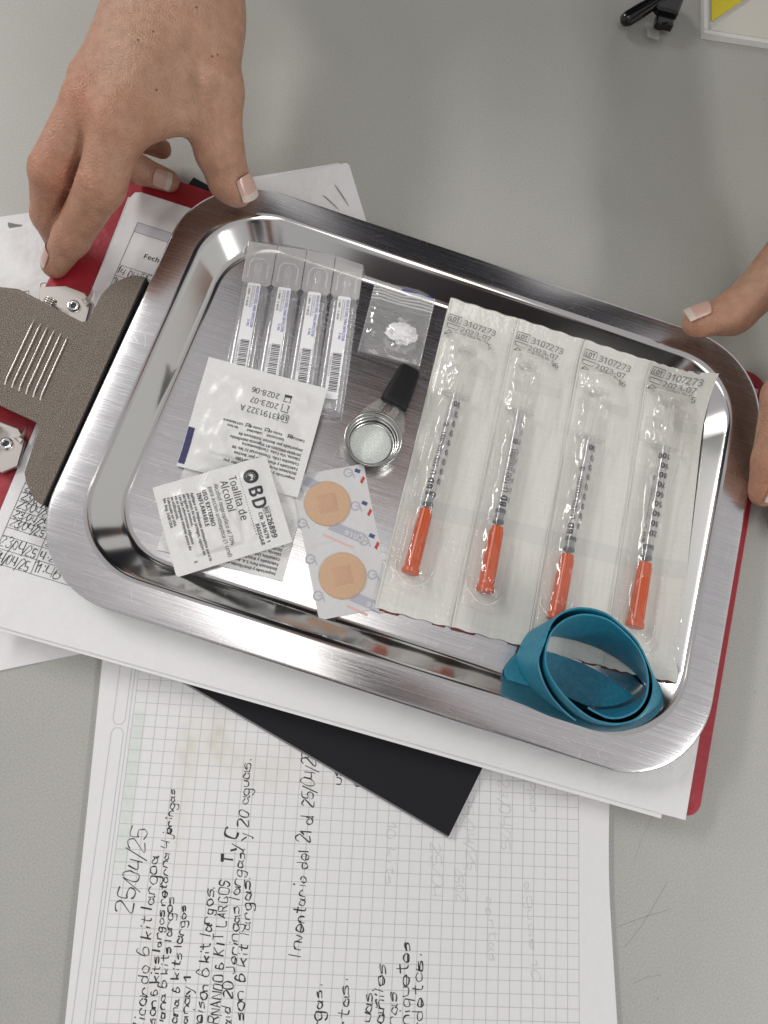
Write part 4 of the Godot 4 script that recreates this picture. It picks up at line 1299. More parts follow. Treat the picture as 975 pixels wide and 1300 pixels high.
func make_tourniquet() -> void:
	var o := thing("tourniquet", "coiled teal rubber tourniquet standing on edge in the tray's lower right corner", "tourniquet", T(0, 0.3, 0, 0, S))
	var tops := PackedVector2Array([Vector2(117, 91.6), Vector2(110, 94.0), Vector2(102, 95.2), Vector2(93, 94.6), Vector2(84, 91.8), Vector2(76, 87.6), Vector2(70, 82.2), Vector2(66.6, 76.4), Vector2(67.2, 68.5), Vector2(68.2, 60.3), Vector2(72.2, 54), Vector2(79.5, 49.6), Vector2(89.4, 48.5), Vector2(98.5, 51.6), Vector2(106.1, 55.9), Vector2(111.9, 62.3), Vector2(116.2, 69.3), Vector2(117.3, 76.5), Vector2(115.3, 83.6), Vector2(111.4, 88.6), Vector2(105.5, 91.9), Vector2(99.1, 93.2), Vector2(92.4, 92.8), Vector2(84.2, 89.7), Vector2(76.7, 85.0), Vector2(70.7, 78.8), Vector2(68.6, 71), Vector2(69.6, 63.2), Vector2(74.3, 56.3), Vector2(81.8, 51.8), Vector2(91.7, 50.9), Vector2(100.6, 54.2), Vector2(107.4, 58.8), Vector2(111.9, 64.5), Vector2(114.5, 71.2), Vector2(114.7, 78.1), Vector2(112.0, 84.2), Vector2(106.6, 88.8), Vector2(100.7, 90.8), Vector2(94.9, 90.2), Vector2(91.4, 89.4)])
	var bots := PackedVector2Array([Vector2(117, 90.6), Vector2(110, 93.2), Vector2(102, 94.4), Vector2(93, 93.8), Vector2(83.5, 91.2), Vector2(75, 86.8), Vector2(68.4, 82), Vector2(64.8, 77.6), Vector2(64.0, 72), Vector2(66.5, 63), Vector2(71.5, 58.6), Vector2(79, 57), Vector2(89.6, 56.5), Vector2(101, 57.2), Vector2(113, 59.6), Vector2(124, 63), Vector2(131.5, 68), Vector2(133.5, 74), Vector2(129.5, 80), Vector2(121.5, 86.6), Vector2(113, 91), Vector2(103.5, 93), Vector2(94, 92), Vector2(84, 89), Vector2(74.5, 83.5), Vector2(68.5, 77.5), Vector2(68.4, 70), Vector2(71, 64.4), Vector2(75.8, 61), Vector2(82.8, 59.4), Vector2(91.8, 58.8), Vector2(101.8, 59.4), Vector2(112.6, 62), Vector2(121, 66.4), Vector2(125.6, 71), Vector2(122.6, 77), Vector2(115.6, 82.6), Vector2(107, 86.2), Vector2(100, 87.4), Vector2(93, 86.8), Vector2(88, 85.4)])
	var tp := smooth_path(tops, 6)
	var bp := smooth_path(bots, 6)
	var band := MB.new()
	for face in [0.0, 1.0]:
		band.grid(tp.size() - 1, 10, func(u: float, v: float):
			var i := int(round(u * (tp.size() - 1)))
			var a := bp[i].lerp(tp[i], v)
			var b := bp[mini(i + 1, tp.size() - 1)].lerp(tp[mini(i + 1, tp.size() - 1)], v)
			var c := bp[maxi(i - 1, 0)].lerp(tp[maxi(i - 1, 0)], v)
			var dir := (b - c).normalized()
			var off: Vector2 = Vector2(-dir.y, dir.x) * (float(face) * 0.75)
			return Vector3(a.x + off.x, 1.7 + v * (1.0 + 23.0 * smoothstep(0.0, 46.0, float(i))), a.y + off.y), face == 0.0)
	band.grid(tp.size() - 1, 1, func(u: float, v: float):
		var i := int(round(u * (tp.size() - 1)))
		var dir := (tp[mini(i + 1, tp.size() - 1)] - tp[maxi(i - 1, 0)]).normalized()
		var off := Vector2(-dir.y, dir.x) * (v * 0.75)
		return Vector3(tp[i].x + off.x, 2.75 + 23.0 * smoothstep(0.0, 46.0, float(i)), tp[i].y + off.y), true)
	var bd := part("coiled_band", band, M.teal, o)
	var tail := MB.new()
	var tl := smooth_path(PackedVector2Array([Vector2(61, 84.4), Vector2(64.2, 73.2), Vector2(71, 69.6), Vector2(79, 68.4), Vector2(95, 68.6), Vector2(110, 72.0), Vector2(121, 77), Vector2(113, 85), Vector2(103, 90.5), Vector2(93, 91), Vector2(77, 89.4)]), 4, true)
	slab(tail, tl, 0.7, 1.6, 0.12)
	part("flat_tail", tail, M.teal, o, false)
	var tx := MB.new()
	print_text(tx, "Westbangs", Vector2(84, 76.5), Vector2(0.93, 0.36), Vector2(0.36, -0.93), 3.0, func(p: Vector2): return Vector3(p.x, 1.66, p.y), true)
	disc(tx, Vector2(80.4, 73.5), 1.2, 1.7, func(p: Vector2): return Vector3(p.x, 1.66, p.y), 20)
	disc(tx, Vector2(66.3, 79.2), 1.2, 1.7, func(p: Vector2): return Vector3(p.x, 1.66, p.y), 20)
	part("faded_lettering", tx, M.teal_print, o)

# ------------------------------------------------------------------ things at the table's far edge
func make_far_things() -> void:
	var o := thing("plastic_clamp", "glossy black plastic clamp lying at the table's far edge", "clamp", T(0, -3, 0))
	var lobe := MB.new()
	tube(lobe, PackedVector3Array([Vector3(137.6, 5.5, -292.5), Vector3(138.6, 6, -293.2), Vector3(141.5, 6.5, -294.6), Vector3(148, 8, -298.4), Vector3(156, 10, -303), Vector3(165, 12, -309)]), [0.6, 3.0, 4.2, 4.2, 3.6, 3.2], 18)
	part("handle_lobe", lobe, M.black_gloss, o)
	var ct := MB.new()
	slab(ct, PackedVector2Array([Vector2(153, -306), Vector2(158, -297.5), Vector2(169.5, -295), Vector2(174, -306), Vector2(170, -316), Vector2(157, -316)]), 6.0, 12.0, 1.2)
	part("clamp_body", ct, M.black_gloss, o, false)
	var jw := MB.new()
	slab(jw, PackedVector2Array([Vector2(158.6, -298), Vector2(157.4, -291.6), Vector2(160.5, -290.2), Vector2(164, -290.6), Vector2(167.4, -289.6), Vector2(168.6, -296)]), 3.5, 9.0, 0.8)
	part("clamp_jaw", jw, M.black_gloss, o, false)
	var ft := MB.new()
	slab(ft, PackedVector2Array([Vector2(153.5, -297), Vector2(153.8, -286.5), Vector2(160.4, -284.4), Vector2(162.0, -292)]), 2.6, 4.0, 0.4)
	part("clear_foot", ft, M.clear_smoke, o, false)

	var b := thing("white_tray_box", "white plastic box with a folded cream card and yellow card in the top corner", "box", T(0, -3, 0))
	var turn := Vector2(0.995, 0.10)
	var perp := Vector2(-0.10, 0.995)
	var c0 := Vector2(188.0, -290.5)
	var pt := func(a: float, d: float): return c0 + turn * a + perp * d
	var base := MB.new()
	slab(base, PackedVector2Array([pt.call(0.5, -0.5), pt.call(90, -0.5), pt.call(90, -70), pt.call(0.5, -70)]), 0.0, 2.0, 0.2)
	part("base", base, M.white_plastic, b, false)
	for q in [[0.0, 90.0, -2.6, 0.0], [0.0, 2.6, -70.0, -2.7]]:
		var wl := MB.new()
		slab(wl, PackedVector2Array([pt.call(q[0], q[2]), pt.call(q[1], q[2]), pt.call(q[1], q[3]), pt.call(q[0], q[3])]), 0.0, 4.6, 0.4)
		part("side_wall", wl, M.white_plastic, b, false)
	var yc := MB.new()
	slab(yc, PackedVector2Array([pt.call(5.5, -11), pt.call(40, -45), pt.call(40, -60), pt.call(5.5, -60)]), 2.4, 3.0, 0.1)
	part("yellow_card", yc, M.yellow_card, b, false)
	var cc := MB.new()
	slab(cc, PackedVector2Array([pt.call(3.4, -3.4), pt.call(86, -3.4), pt.call(86, -60), pt.call(44, -45)]), 3.2, 3.9, 0.1)
	part("cream_card", cc, M.cream_card, b, false)

# ------------------------------------------------------------------ the person holding the tray
func nets(mb: MB, bones: Array, cell: float, lo: Vector3, hi: Vector3) -> void:      # bones: [a, b, ra, rb, blend]; surface nets of the blended capsules
	var nx := int((hi.x - lo.x) / cell) + 1
	var ny := int((hi.y - lo.y) / cell) + 1
	var nz := int((hi.z - lo.z) / cell) + 1
	var f := PackedFloat32Array()
	f.resize(nx * ny * nz)
	f.fill(99.0)
	for bn in bones:
		var a: Vector3 = bn[0]
		var b: Vector3 = bn[1]
		var ra: float = bn[2]
		var rb: float = bn[3]
		var k: float = bn[4]
		var reach := maxf(ra, rb) + k + cell * 3.0
		var l := ((a.min(b) - Vector3.ONE * reach - lo) / cell).floor()
		var h := ((a.max(b) + Vector3.ONE * reach - lo) / cell).ceil()
		var ab := b - a
		var inv := 1.0 / maxf(ab.length_squared(), 1e-6)
		for z in range(maxi(0, int(l.z)), mini(nz - 1, int(h.z)) + 1):
			for y in range(maxi(0, int(l.y)), mini(ny - 1, int(h.y)) + 1):
				var at := (z * ny + y) * nx
				for x in range(maxi(0, int(l.x)), mini(nx - 1, int(h.x)) + 1):
					var p := Vector3(lo.x + x * cell, lo.y + y * cell, lo.z + z * cell)
					var t := clampf((p - a).dot(ab) * inv, 0.0, 1.0)
					var d := p.distance_to(a + ab * t) - lerpf(ra, rb, t)
					var e := f[at + x]
					var g := maxf(k - absf(d - e), 0.0) / k
					f[at + x] = minf(d, e) - g * g * k * 0.25
	var ids := PackedInt32Array()
	ids.resize(nx * ny * nz)
	ids.fill(-1)
	var sx := [0, 1, 0, 1, 0, 1, 0, 1]
	var sy := [0, 0, 1, 1, 0, 0, 1, 1]
	var sz := [0, 0, 0, 0, 1, 1, 1, 1]
	var edges := [[0, 1], [2, 3], [4, 5], [6, 7], [0, 2], [1, 3], [4, 6], [5, 7], [0, 4], [1, 5], [2, 6], [3, 7]]
	var step := [0, 1, nx, nx + 1, nx * ny, nx * ny + 1, nx * ny + nx, nx * ny + nx + 1]
	for z in nz - 1:
		for y in ny - 1:
			var row := (z * ny + y) * nx
			for x in nx - 1:
				var c := row + x
				var m := 0
				for q in 8:
					if f[c + step[q]] < 0.0:
						m |= 1 << q
				if m == 0 or m == 255:
					continue
				var s := Vector3.ZERO
				var cnt := 0
				for e in edges:
					var i: int = e[0]
					var j: int = e[1]
					if ((m >> i) & 1) != ((m >> j) & 1):
						var fa := f[c + step[i]]
						var fb := f[c + step[j]]
						var t := fa / (fa - fb)
						s += Vector3(lerpf(sx[i], sx[j], t), lerpf(sy[i], sy[j], t), lerpf(sz[i], sz[j], t))
						cnt += 1
				ids[c] = mb.pt(lo + (Vector3(x, y, z) + s / cnt) * cell)
	var dx := 1
	var dy := nx
	var dz := nx * ny
	for z in range(1, nz - 1):
		for y in range(1, ny - 1):
			var row := (z * ny + y) * nx
			for x in range(1, nx - 1):
				var c := row + x
				if f[c] >= 98.0:
					continue
				var inside := f[c] < 0.0
				if inside != (f[c + dx] < 0.0):
					face(mb, ids[c - dy - dz], ids[c - dz], ids[c], ids[c - dy], inside)
				if inside != (f[c + dy] < 0.0):
					face(mb, ids[c - dx - dz], ids[c - dx], ids[c], ids[c - dz], inside)
				if inside != (f[c + dz] < 0.0):
					face(mb, ids[c - dx - dy], ids[c - dy], ids[c], ids[c - dx], inside)

func face(mb: MB, a: int, b: int, c: int, d: int, flip: bool) -> void:
	if a < 0 or b < 0 or c < 0 or d < 0:
		return
	if flip:
		mb.quad(a, d, c, b)
	else:
		mb.quad(a, b, c, d)

func soften(mb: MB, from: int, times: int) -> void:
	for n in times:
		var sum := PackedVector3Array()
		var cnt := PackedInt32Array()
		sum.resize(mb.v.size())
		cnt.resize(mb.v.size())
		for k in range(0, mb.idx.size(), 3):
			for q in 3:
				var i := mb.idx[k + q]
				var j := mb.idx[k + (q + 1) % 3]
				sum[i] += mb.v[j]; cnt[i] += 1
				sum[j] += mb.v[i]; cnt[j] += 1
		for i in range(from, mb.v.size()):
			if cnt[i] > 0:
				mb.v[i] = mb.v[i].lerp(sum[i] / cnt[i], 0.5)

func crease(mb: MB, c: Vector3, along: Vector3, up: Vector3, reach: float, lines: Array) -> void:     # skin folds across a joint; lines: [offset along, depth, width]
	var d := along.normalized()
	for i in mb.v.size():
		var r := mb.v[i] - c
		if r.length_squared() > reach * reach or r.dot(up) < -1.0:
			continue
		var s := r.dot(d) + 0.05 * (r.cross(d).dot(up))
		var side := (r - d * r.dot(d)).normalized()
		var push := 0.0
		for l in lines:
			push += l[1] * exp(-pow((s - l[0] + 0.25 * sin(r.cross(d).dot(up) * 0.7 + l[0])) / l[2], 2.0))
		mb.v[i] -= side * push * smoothstep(reach, reach * 0.55, r.length())

func add_nail(parent: Node3D, a: Vector3, b: Vector3, ra: float, rb: float, up: Vector3, s0: float, w: float, l: float) -> void:     # a nail on the bone from a to b
	var d := (b - a).normalized()
	var x := d.cross(up).normalized()
	var n := x.cross(d).normalized()
	var slope := (ra - rb) / (b - a).length()
	d = (d - n * slope * 0.9).normalized()
	n = x.cross(d).normalized()
	var c := a.lerp(b, s0) + n * (lerpf(ra, rb, s0) + 0.15)
	for q in [["fingernail", 0.0, 0.84, M.nail], ["nail_tip", 0.84, 1.12, M.nail_tip]]:
		var mb := MB.new()
		for s in [1.0, 0.0]:
			mb.grid(14, 12, func(u: float, v: float):
				var t: float = lerpf(q[1], q[2], v)
				var e := (u - 0.5) * 2.0
				var ww := w * 0.5 * (0.9 + 0.12 * sqrt(clampf(t * 2.0, 0, 1)))
				var oval := sqrt(maxf(0.0, 1.0 - e * e * 0.85))
				var run := t * l + (0.16 * l * (1.0 - oval) if t < 0.3 else 0.0) * (1.0 - t / 0.3) + (0.12 * l * (oval - 0.4) if t > 0.7 else 0.0) * (t - 0.7) / 0.4
				return c + d * run + x * e * ww + n * ((sqrt(maxf(0.0, 1.0 - e * e * 0.62)) - 1.0) * ww * 0.95 + 0.35 * s - 0.35 * t * t), s < 0.5)
		part(q[0], mb, q[3], parent)

func make_person() -> void:
	var o := thing("person", "person in dark clothes leaning over the table, both hands holding the tray's far edge", "person", Transform3D())
	var mb := MB.new()
	var i_mcp := Vector3(-118.4, 63, -155.5); var i_pip := Vector3(-128.2, 50, -134.0); var i_dip := Vector3(-148.2, 26, -123.0); var i_tip := Vector3(-160.5, 12, -117.0)
	var m_mcp := Vector3(-132.5, 60, -168); var m_pip := Vector3(-151.6, 47, -142.4); var m_dip := Vector3(-160.6, 24, -135.5); var m_tip := Vector3(-160.6, 11, -131)
	var r_mcp := Vector3(-136.5, 52, -185); var r_pip := Vector3(-139, 30, -170); var r_dip := Vector3(-124, 13, -171); var r_tip := Vector3(-110.5, 8, -169.2)
	var p_mcp := Vector3(-131, 48, -204); var p_pip := Vector3(-131, 28, -192); var p_dip := Vector3(-125, 14, -188); var p_tip := Vector3(-115, 9, -187)
	var carp := Vector3(-97, 68, -222)
	var t_cmc := Vector3(-85.5, 66, -213); var t_mcp := Vector3(-79.6, 58, -180); var t_ip := Vector3(-79.6, 43, -160.5); var t_tip := Vector3(-76.0, 32.5, -152.6)
	var wrist := Vector3(-95, 74, -258)
	var left := [
		[wrist + Vector3(-6, 4, -60), wrist + Vector3(-6, 0, 0), 24.0, 21.0, 10.0], [wrist + Vector3(6, 4, -60), wrist + Vector3(8, 0, 0), 24.0, 19.0, 10.0],
		[wrist + Vector3(8, 0, 0), carp + Vector3(8, -2, 0), 19.0, 15.0, 12.0], [wrist + Vector3(-8, 0, 0), carp + Vector3(-14, -3, 2), 20.0, 15.0, 12.0],
		[carp + Vector3(8, 0, 0), i_mcp, 15.0, 11.6, 12.0], [carp + Vector3(-2, 0, 0), m_mcp, 15.0, 11.0, 10.0], [carp + Vector3(-10, -3, 0), r_mcp, 14.0, 9.6, 10.0], [carp + Vector3(-14, -6, 0), p_mcp, 13.0, 9.0, 10.0],
		[carp + Vector3(8, -2, 4), t_cmc, 15.0, 15.0, 12.0], [t_cmc, t_mcp, 14.5, 11.6, 10.0], [t_mcp, t_ip, 11.4, 11.0, 5.0], [t_ip, t_tip, 10.9, 9.8, 4.0], [t_tip, t_tip + Vector3(3.4, -1.6, 3.6), 9.6, 8.0, 3.0],
		[Vector3(-111, 58, -160.5), Vector3(-92, 54, -168.5), 8.0, 7.5, 8.0], [i_mcp.lerp(carp, 0.16) + Vector3(4, -5, 0), t_mcp.lerp(t_cmc, 0.45) + Vector3(-5, -4, -1), 8.5, 9.0, 10.0], [i_mcp.lerp(carp, 0.4), t_cmc.lerp(t_mcp, 0.3), 11.0, 11.0, 12.0],
		[i_mcp, i_pip, 11.6, 10.0, 5.0], [i_pip, i_dip, 10.0, 8.2, 3.0], [i_dip, i_tip, 8.2, 6.4, 3.0],
		[m_mcp, m_pip, 11.0, 9.4, 4.0], [m_pip, m_dip, 9.3, 7.8, 2.5], [m_dip, m_tip, 7.8, 6.4, 2.5],
		[r_mcp, r_pip, 9.4, 8.2, 3.0], [r_pip, r_dip, 8.0, 6.8, 2.5], [r_dip, r_tip, 6.8, 5.6, 2.5],
		[p_mcp, p_pip, 8.4, 7.0, 3.0], [p_pip, p_dip, 7.0, 6.0, 2.0], [p_dip, p_tip, 6.0, 5.0, 2.0]]
	nets(mb, left, 1.15, Vector3(-180, 0, -285), Vector3(-56, 102, -102))
	soften(mb, 0, 2)
	crease(mb, i_pip, i_dip - i_mcp, Vector3(-0.1, 0.9, 0.4), 14.0, [[-6.4, 0.35, 0.9], [-4.0, 0.55, 0.8], [-1.8, 0.65, 0.8], [0.4, 0.65, 0.8], [2.6, 0.55, 0.8], [5.0, 0.35, 0.9]])
	crease(mb, i_dip, i_tip - i_pip, Vector3(-0.3, 0.8, 0.4), 11.0, [[-2.6, 0.4, 0.7], [-0.6, 0.5, 0.7], [1.4, 0.4, 0.7]])
	crease(mb, t_ip, t_tip - t_mcp, Vector3(0.1, 0.9, 0.3), 14.0, [[-6.0, 0.4, 0.9], [-3.6, 0.6, 0.8], [-1.4, 0.7, 0.8], [0.8, 0.6, 0.8], [3.0, 0.4, 0.9]])
	crease(mb, m_pip, m_dip - m_mcp, Vector3(-0.3, 0.9, 0.1), 13.0, [[-4.0, 0.4, 0.9], [-1.6, 0.55, 0.8], [0.8, 0.55, 0.8], [3.2, 0.4, 0.9]])
	crease(mb, t_mcp.lerp(t_cmc, 0.2) + Vector3(-8, 8, 2), Vector3(0.5, 0, -0.8), Vector3(-0.2, 0.9, 0.2), 11.0, [[-2.0, 0.4, 0.8], [0.5, 0.7, 0.8], [3.0, 0.4, 0.8]])
	var n_left := mb.v.size()
	# the other hand: thumb on the far rim, fingers round the tray's right end
	var right := MB.new()
	var T_tip := Vector3(152.5, 27.5, -91.2); var T_ip := Vector3(166.7, 31, -94.2); var T_mcp := Vector3(182.5, 44, -108.5); var T_cmc := Vector3(201, 60, -138)
	var I_mcp := Vector3(199, 56, -80); var I_pip := Vector3(181.0, 40, -49); var I_dip := Vector3(179.4, 27, -21); var I_tip := Vector3(179.6, 18, -8.4)
	var M_mcp := Vector3(212, 54, -66); var M_pip := Vector3(199, 34, -30); var M_dip := Vector3(197, 20, -6); var M_tip := Vector3(192, 10, 5)
	var R_mcp := Vector3(222, 48, -58); var R_pip := Vector3(213, 30, -24); var R_dip := Vector3(210, 15, -4); var R_tip := Vector3(204, 8, 5)
	var P_mcp := Vector3(232, 42, -56); var P_pip := Vector3(227, 26, -28); var P_dip := Vector3(224, 13, -14); var P_tip := Vector3(219, 7, -8)
	var carp2 := Vector3(224, 62, -128)
	var wrist2 := Vector3(232, 72, -170)
	var rb := [
		[wrist2 + Vector3(4, 6, -70), wrist2, 24.0, 21.0, 10.0], [wrist2, carp2, 20.0, 16.0, 10.0],
		[carp2 + Vector3(-6, 0, 0), I_mcp, 15.0, 11.4, 12.0], [carp2, M_mcp, 15.0, 11.0, 10.0], [carp2 + Vector3(8, -3, 0), R_mcp, 14.0, 10.0, 10.0], [carp2 + Vector3(12, -6, 0), P_mcp, 13.0, 9.0, 10.0],
		[carp2 + Vector3(-6, 0, 0), T_cmc, 15.0, 14.0, 12.0], [T_cmc, T_mcp, 14.0, 11.2, 10.0], [T_mcp, T_ip, 11.2, 10.0, 5.0], [T_ip, T_tip, 9.9, 7.4, 4.0], [T_tip, T_tip + Vector3(-3, -1, 0.5), 7.2, 6.2, 3.0],
		[I_mcp, I_pip, 11.2, 9.6, 5.0], [I_pip, I_dip, 9.6, 8.4, 3.0], [I_dip, I_tip, 8.4, 7.0, 3.0],
		[M_mcp, M_pip, 11.0, 9.4, 4.0], [M_pip, M_dip, 9.2, 8.0, 2.5], [M_dip, M_tip, 8.0, 6.4, 2.5],
		[R_mcp, R_pip, 10.0, 8.4, 3.0], [R_pip, R_dip, 8.2, 7.2, 2.5], [R_dip, R_tip, 7.2, 5.8, 2.5],
		[P_mcp, P_pip, 8.4, 7.0, 3.0], [P_pip, P_dip, 7.0, 6.0, 2.0], [P_dip, P_tip, 6.0, 5.0, 2.0]]
	nets(right, rb, 2.0, Vector3(135, -3, -250), Vector3(262, 102, 20))
	soften(right, 0, 2)
	crease(right, T_ip, T_tip - T_mcp, Vector3(0.0, 0.9, 0.3), 12.0, [[2.4, 0.5, 0.6], [0.4, 0.6, 0.6], [-1.8, 0.5, 0.6]])
	# arms, neck and head
	var arms := MB.new()
	var el := Vector3(-175, 130, -430)
	var er := Vector3(345, 130, -390)
	var sl := Vector3(-15, 430, -370)
	var sr := Vector3(265, 430, -370)
	var hd := Vector3(78, 565, -235)
	nets(arms, [[wrist + Vector3(0, 4, -50), el, 24.0, 36.0, 8.0], [el, sl, 36.0, 46.0, 8.0], [wrist2 + Vector3(4, 6, -60), er, 24.0, 36.0, 8.0], [er, sr, 36.0, 46.0, 8.0],
		[sl, sr, 48.0, 48.0, 30.0], [Vector3(115, 445, -360), hd + Vector3(0, -60, -90), 46.0, 42.0, 20.0], [hd + Vector3(0, -25, -50), hd, 64.0, 62.0, 20.0], [hd + Vector3(0, -56, -20), hd + Vector3(0, -80, -6), 46.0, 36.0, 20.0], [hd + Vector3(0, -24, 53), hd + Vector3(0, -52, 57), 8.0, 11.0, 8.0],
		[hd + Vector3(-66, -32, -25), hd + Vector3(-66, -12, -20), 10.0, 10.0, 4.0], [hd + Vector3(66, -32, -25), hd + Vector3(66, -12, -20), 10.0, 10.0, 4.0]], 10.0, Vector3(-260, 30, -600), Vector3(440, 700, -110))
	for part_mb in [right, arms]:
		var s: int = mb.v.size()
		mb.v.append_array(part_mb.v)
		mb.uv.append_array(part_mb.uv)
		for i in part_mb.idx:
			mb.idx.append(s + i)
	var warm := [[i_pip, 10.0], [i_dip, 8.0], [m_pip, 11.0], [t_ip, 9.0], [i_mcp, 12.0], [m_mcp, 13.0], [r_mcp, 13.0], [i_tip, 8.0], [t_tip, 9.0], [r_tip, 10.0], [p_tip, 10.0], [T_tip, 9.0], [T_ip, 9.0], [I_tip, 10.0], [I_pip, 10.0], [i_pip.lerp(i_dip, 0.5), 9.0], [m_pip.lerp(m_dip, 0.5), 10.0], [p_mcp, 16.0], [I_dip, 10.0], [i_mcp.lerp(i_pip, 0.5), 8.0]]
	var blotch := FastNoiseLite.new()
	blotch.seed = 12
	blotch.frequency = 0.05
	blotch.fractal_octaves = 4
	for p in mb.v:
		var red := 0.0
		for q in warm:
			red = maxf(red, exp(-(p - q[0]).length_squared() / (q[1] * q[1])))
		red = clampf(red * 0.8 + 0.55 * maxf(0.0, blotch.get_noise_3dv(p)) + 0.35 * smoothstep(-112.0, -140.0, p.x) * smoothstep(-100.0, -160.0, p.z) * (1.0 if p.x < 0.0 else 0.0), 0.0, 1.0)
		mb.col.append(Color(1, 1, 1).lerp(Color(1.0, 0.76, 0.70), red * 0.95))
	M.skin.vertex_color_use_as_albedo = true
	part("body", mb, M.skin, o)
	add_nail(o, t_ip, t_tip + Vector3(4.4, -1.8, 3.6), 10.9, 8.4, Vector3(0.28, 0.92, -0.12), 0.66, 10.0, 9.4)
	add_nail(o, i_dip, i_tip, 8.2, 6.4, Vector3(-0.72, 0.62, 0.0), 0.52, 9.2, 8.6)
	add_nail(o, r_dip, r_tip, 6.8, 5.6, Vector3(0.1, 0.72, 0.62), 0.45, 8.4, 7.6)
	add_nail(o, T_ip, T_tip + Vector3(-3, -1, 0.5), 10.8, 8.0, Vector3(-0.1, 0.86, -0.46), 0.58, 9.6, 9.6)
	add_nail(o, I_dip, I_tip, 8.4, 7.0, Vector3(0.3, 0.75, 0.4), 0.5, 9.0, 8.4)
	for q in [[Vector3(-102.3, 85, -182.2)], [Vector3(-75.8, 85, -172.3)], [Vector3(-97.3, 80, -156.9)], [Vector3(-74, 85, -173.6)], [Vector3(-108, 85, -178)], [Vector3(-84, 85, -196)]]:
		var eye := Vector3(-24.6, 331.4, 74.1)
		var best := 1e9
		var hit := Vector3.ZERO
		var ray: Vector3 = (q[0] - eye).normalized()
		for k in n_left:
			var r := mb.v[k] - eye
			var off := (r - ray * r.dot(ray)).length()
			if off < 2.0 and r.length() < best:
				best = r.length()
				hit = mb.v[k]
		if hit != Vector3.ZERO:
			var fk := MB.new()
			lathe(fk, PackedVector2Array([Vector2(0.65, -0.3), Vector2(0.5, 0.04), Vector2(0.05, 0.1)]), hit, Vector3(0.1, 1, 0.15).normalized(), 10)
			part("freckle", fk, M.freckle, o)
	for q in [-24.0, 24.0]:
		var ey := MB.new()
		lathe(ey, PackedVector2Array([Vector2(0.1, -5), Vector2(6, -3), Vector2(7, 0), Vector2(4, 3), Vector2(0.1, 3.6)]), hd + Vector3(q, -24, 51), Vector3(0, -0.55, 0.83), 18)
		var eo := part("eye", ey, M.eye, o)
		var ir := MB.new()
		lathe(ir, PackedVector2Array([Vector2(3.0, 2.6), Vector2(2.6, 4.0), Vector2(0.1, 4.2)]), hd + Vector3(q, -24, 51), Vector3(0, -0.55, 0.83), 16)
		part("iris", ir, M.hair, eo)
	var mo := MB.new()
	tube(mo, PackedVector3Array([hd + Vector3(-18, -76, 29), hd + Vector3(-8, -79, 35), hd + Vector3(8, -79, 35), hd + Vector3(18, -76, 29)]), [1.0, 3.4, 3.4, 1.0], 10)
	part("mouth", mo, M.nail, o)
	# clothing
	var cl := MB.new()
	nets(cl, [[Vector3(110, 60, -590), Vector3(118, 340, -430), 120.0, 110.0, 60.0], [sl, sr, 64.0, 64.0, 50.0], [sl, el.lerp(sl, 0.2), 62.0, 50.0, 30.0], [sr, er.lerp(sr, 0.2), 62.0, 50.0, 30.0], [Vector3(115, 425, -370), Vector3(105, 470, -320), 72.0, 56.0, 40.0]], 14.0, Vector3(-280, -100, -780), Vector3(480, 560, -240))
	part("dark_shirt", cl, M.navy_cloth, o)
	var hr := MB.new()
	nets(hr, [[hd + Vector3(0, 5, -75), hd + Vector3(0, 36, -20), 74.0, 66.0, 20.0], [hd + Vector3(0, -60, -115), hd + Vector3(0, -5, -105), 50.0, 62.0, 30.0], [hd + Vector3(-66, 5, -60), hd + Vector3(-58, -70, -65), 26.0, 18.0, 20.0], [hd + Vector3(66, 5, -60), hd + Vector3(58, -70, -65), 26.0, 18.0, 20.0]], 9.0, hd + Vector3(-140, -150, -240), hd + Vector3(140, 140, 80))
	part("hair", hr, M.hair, o)

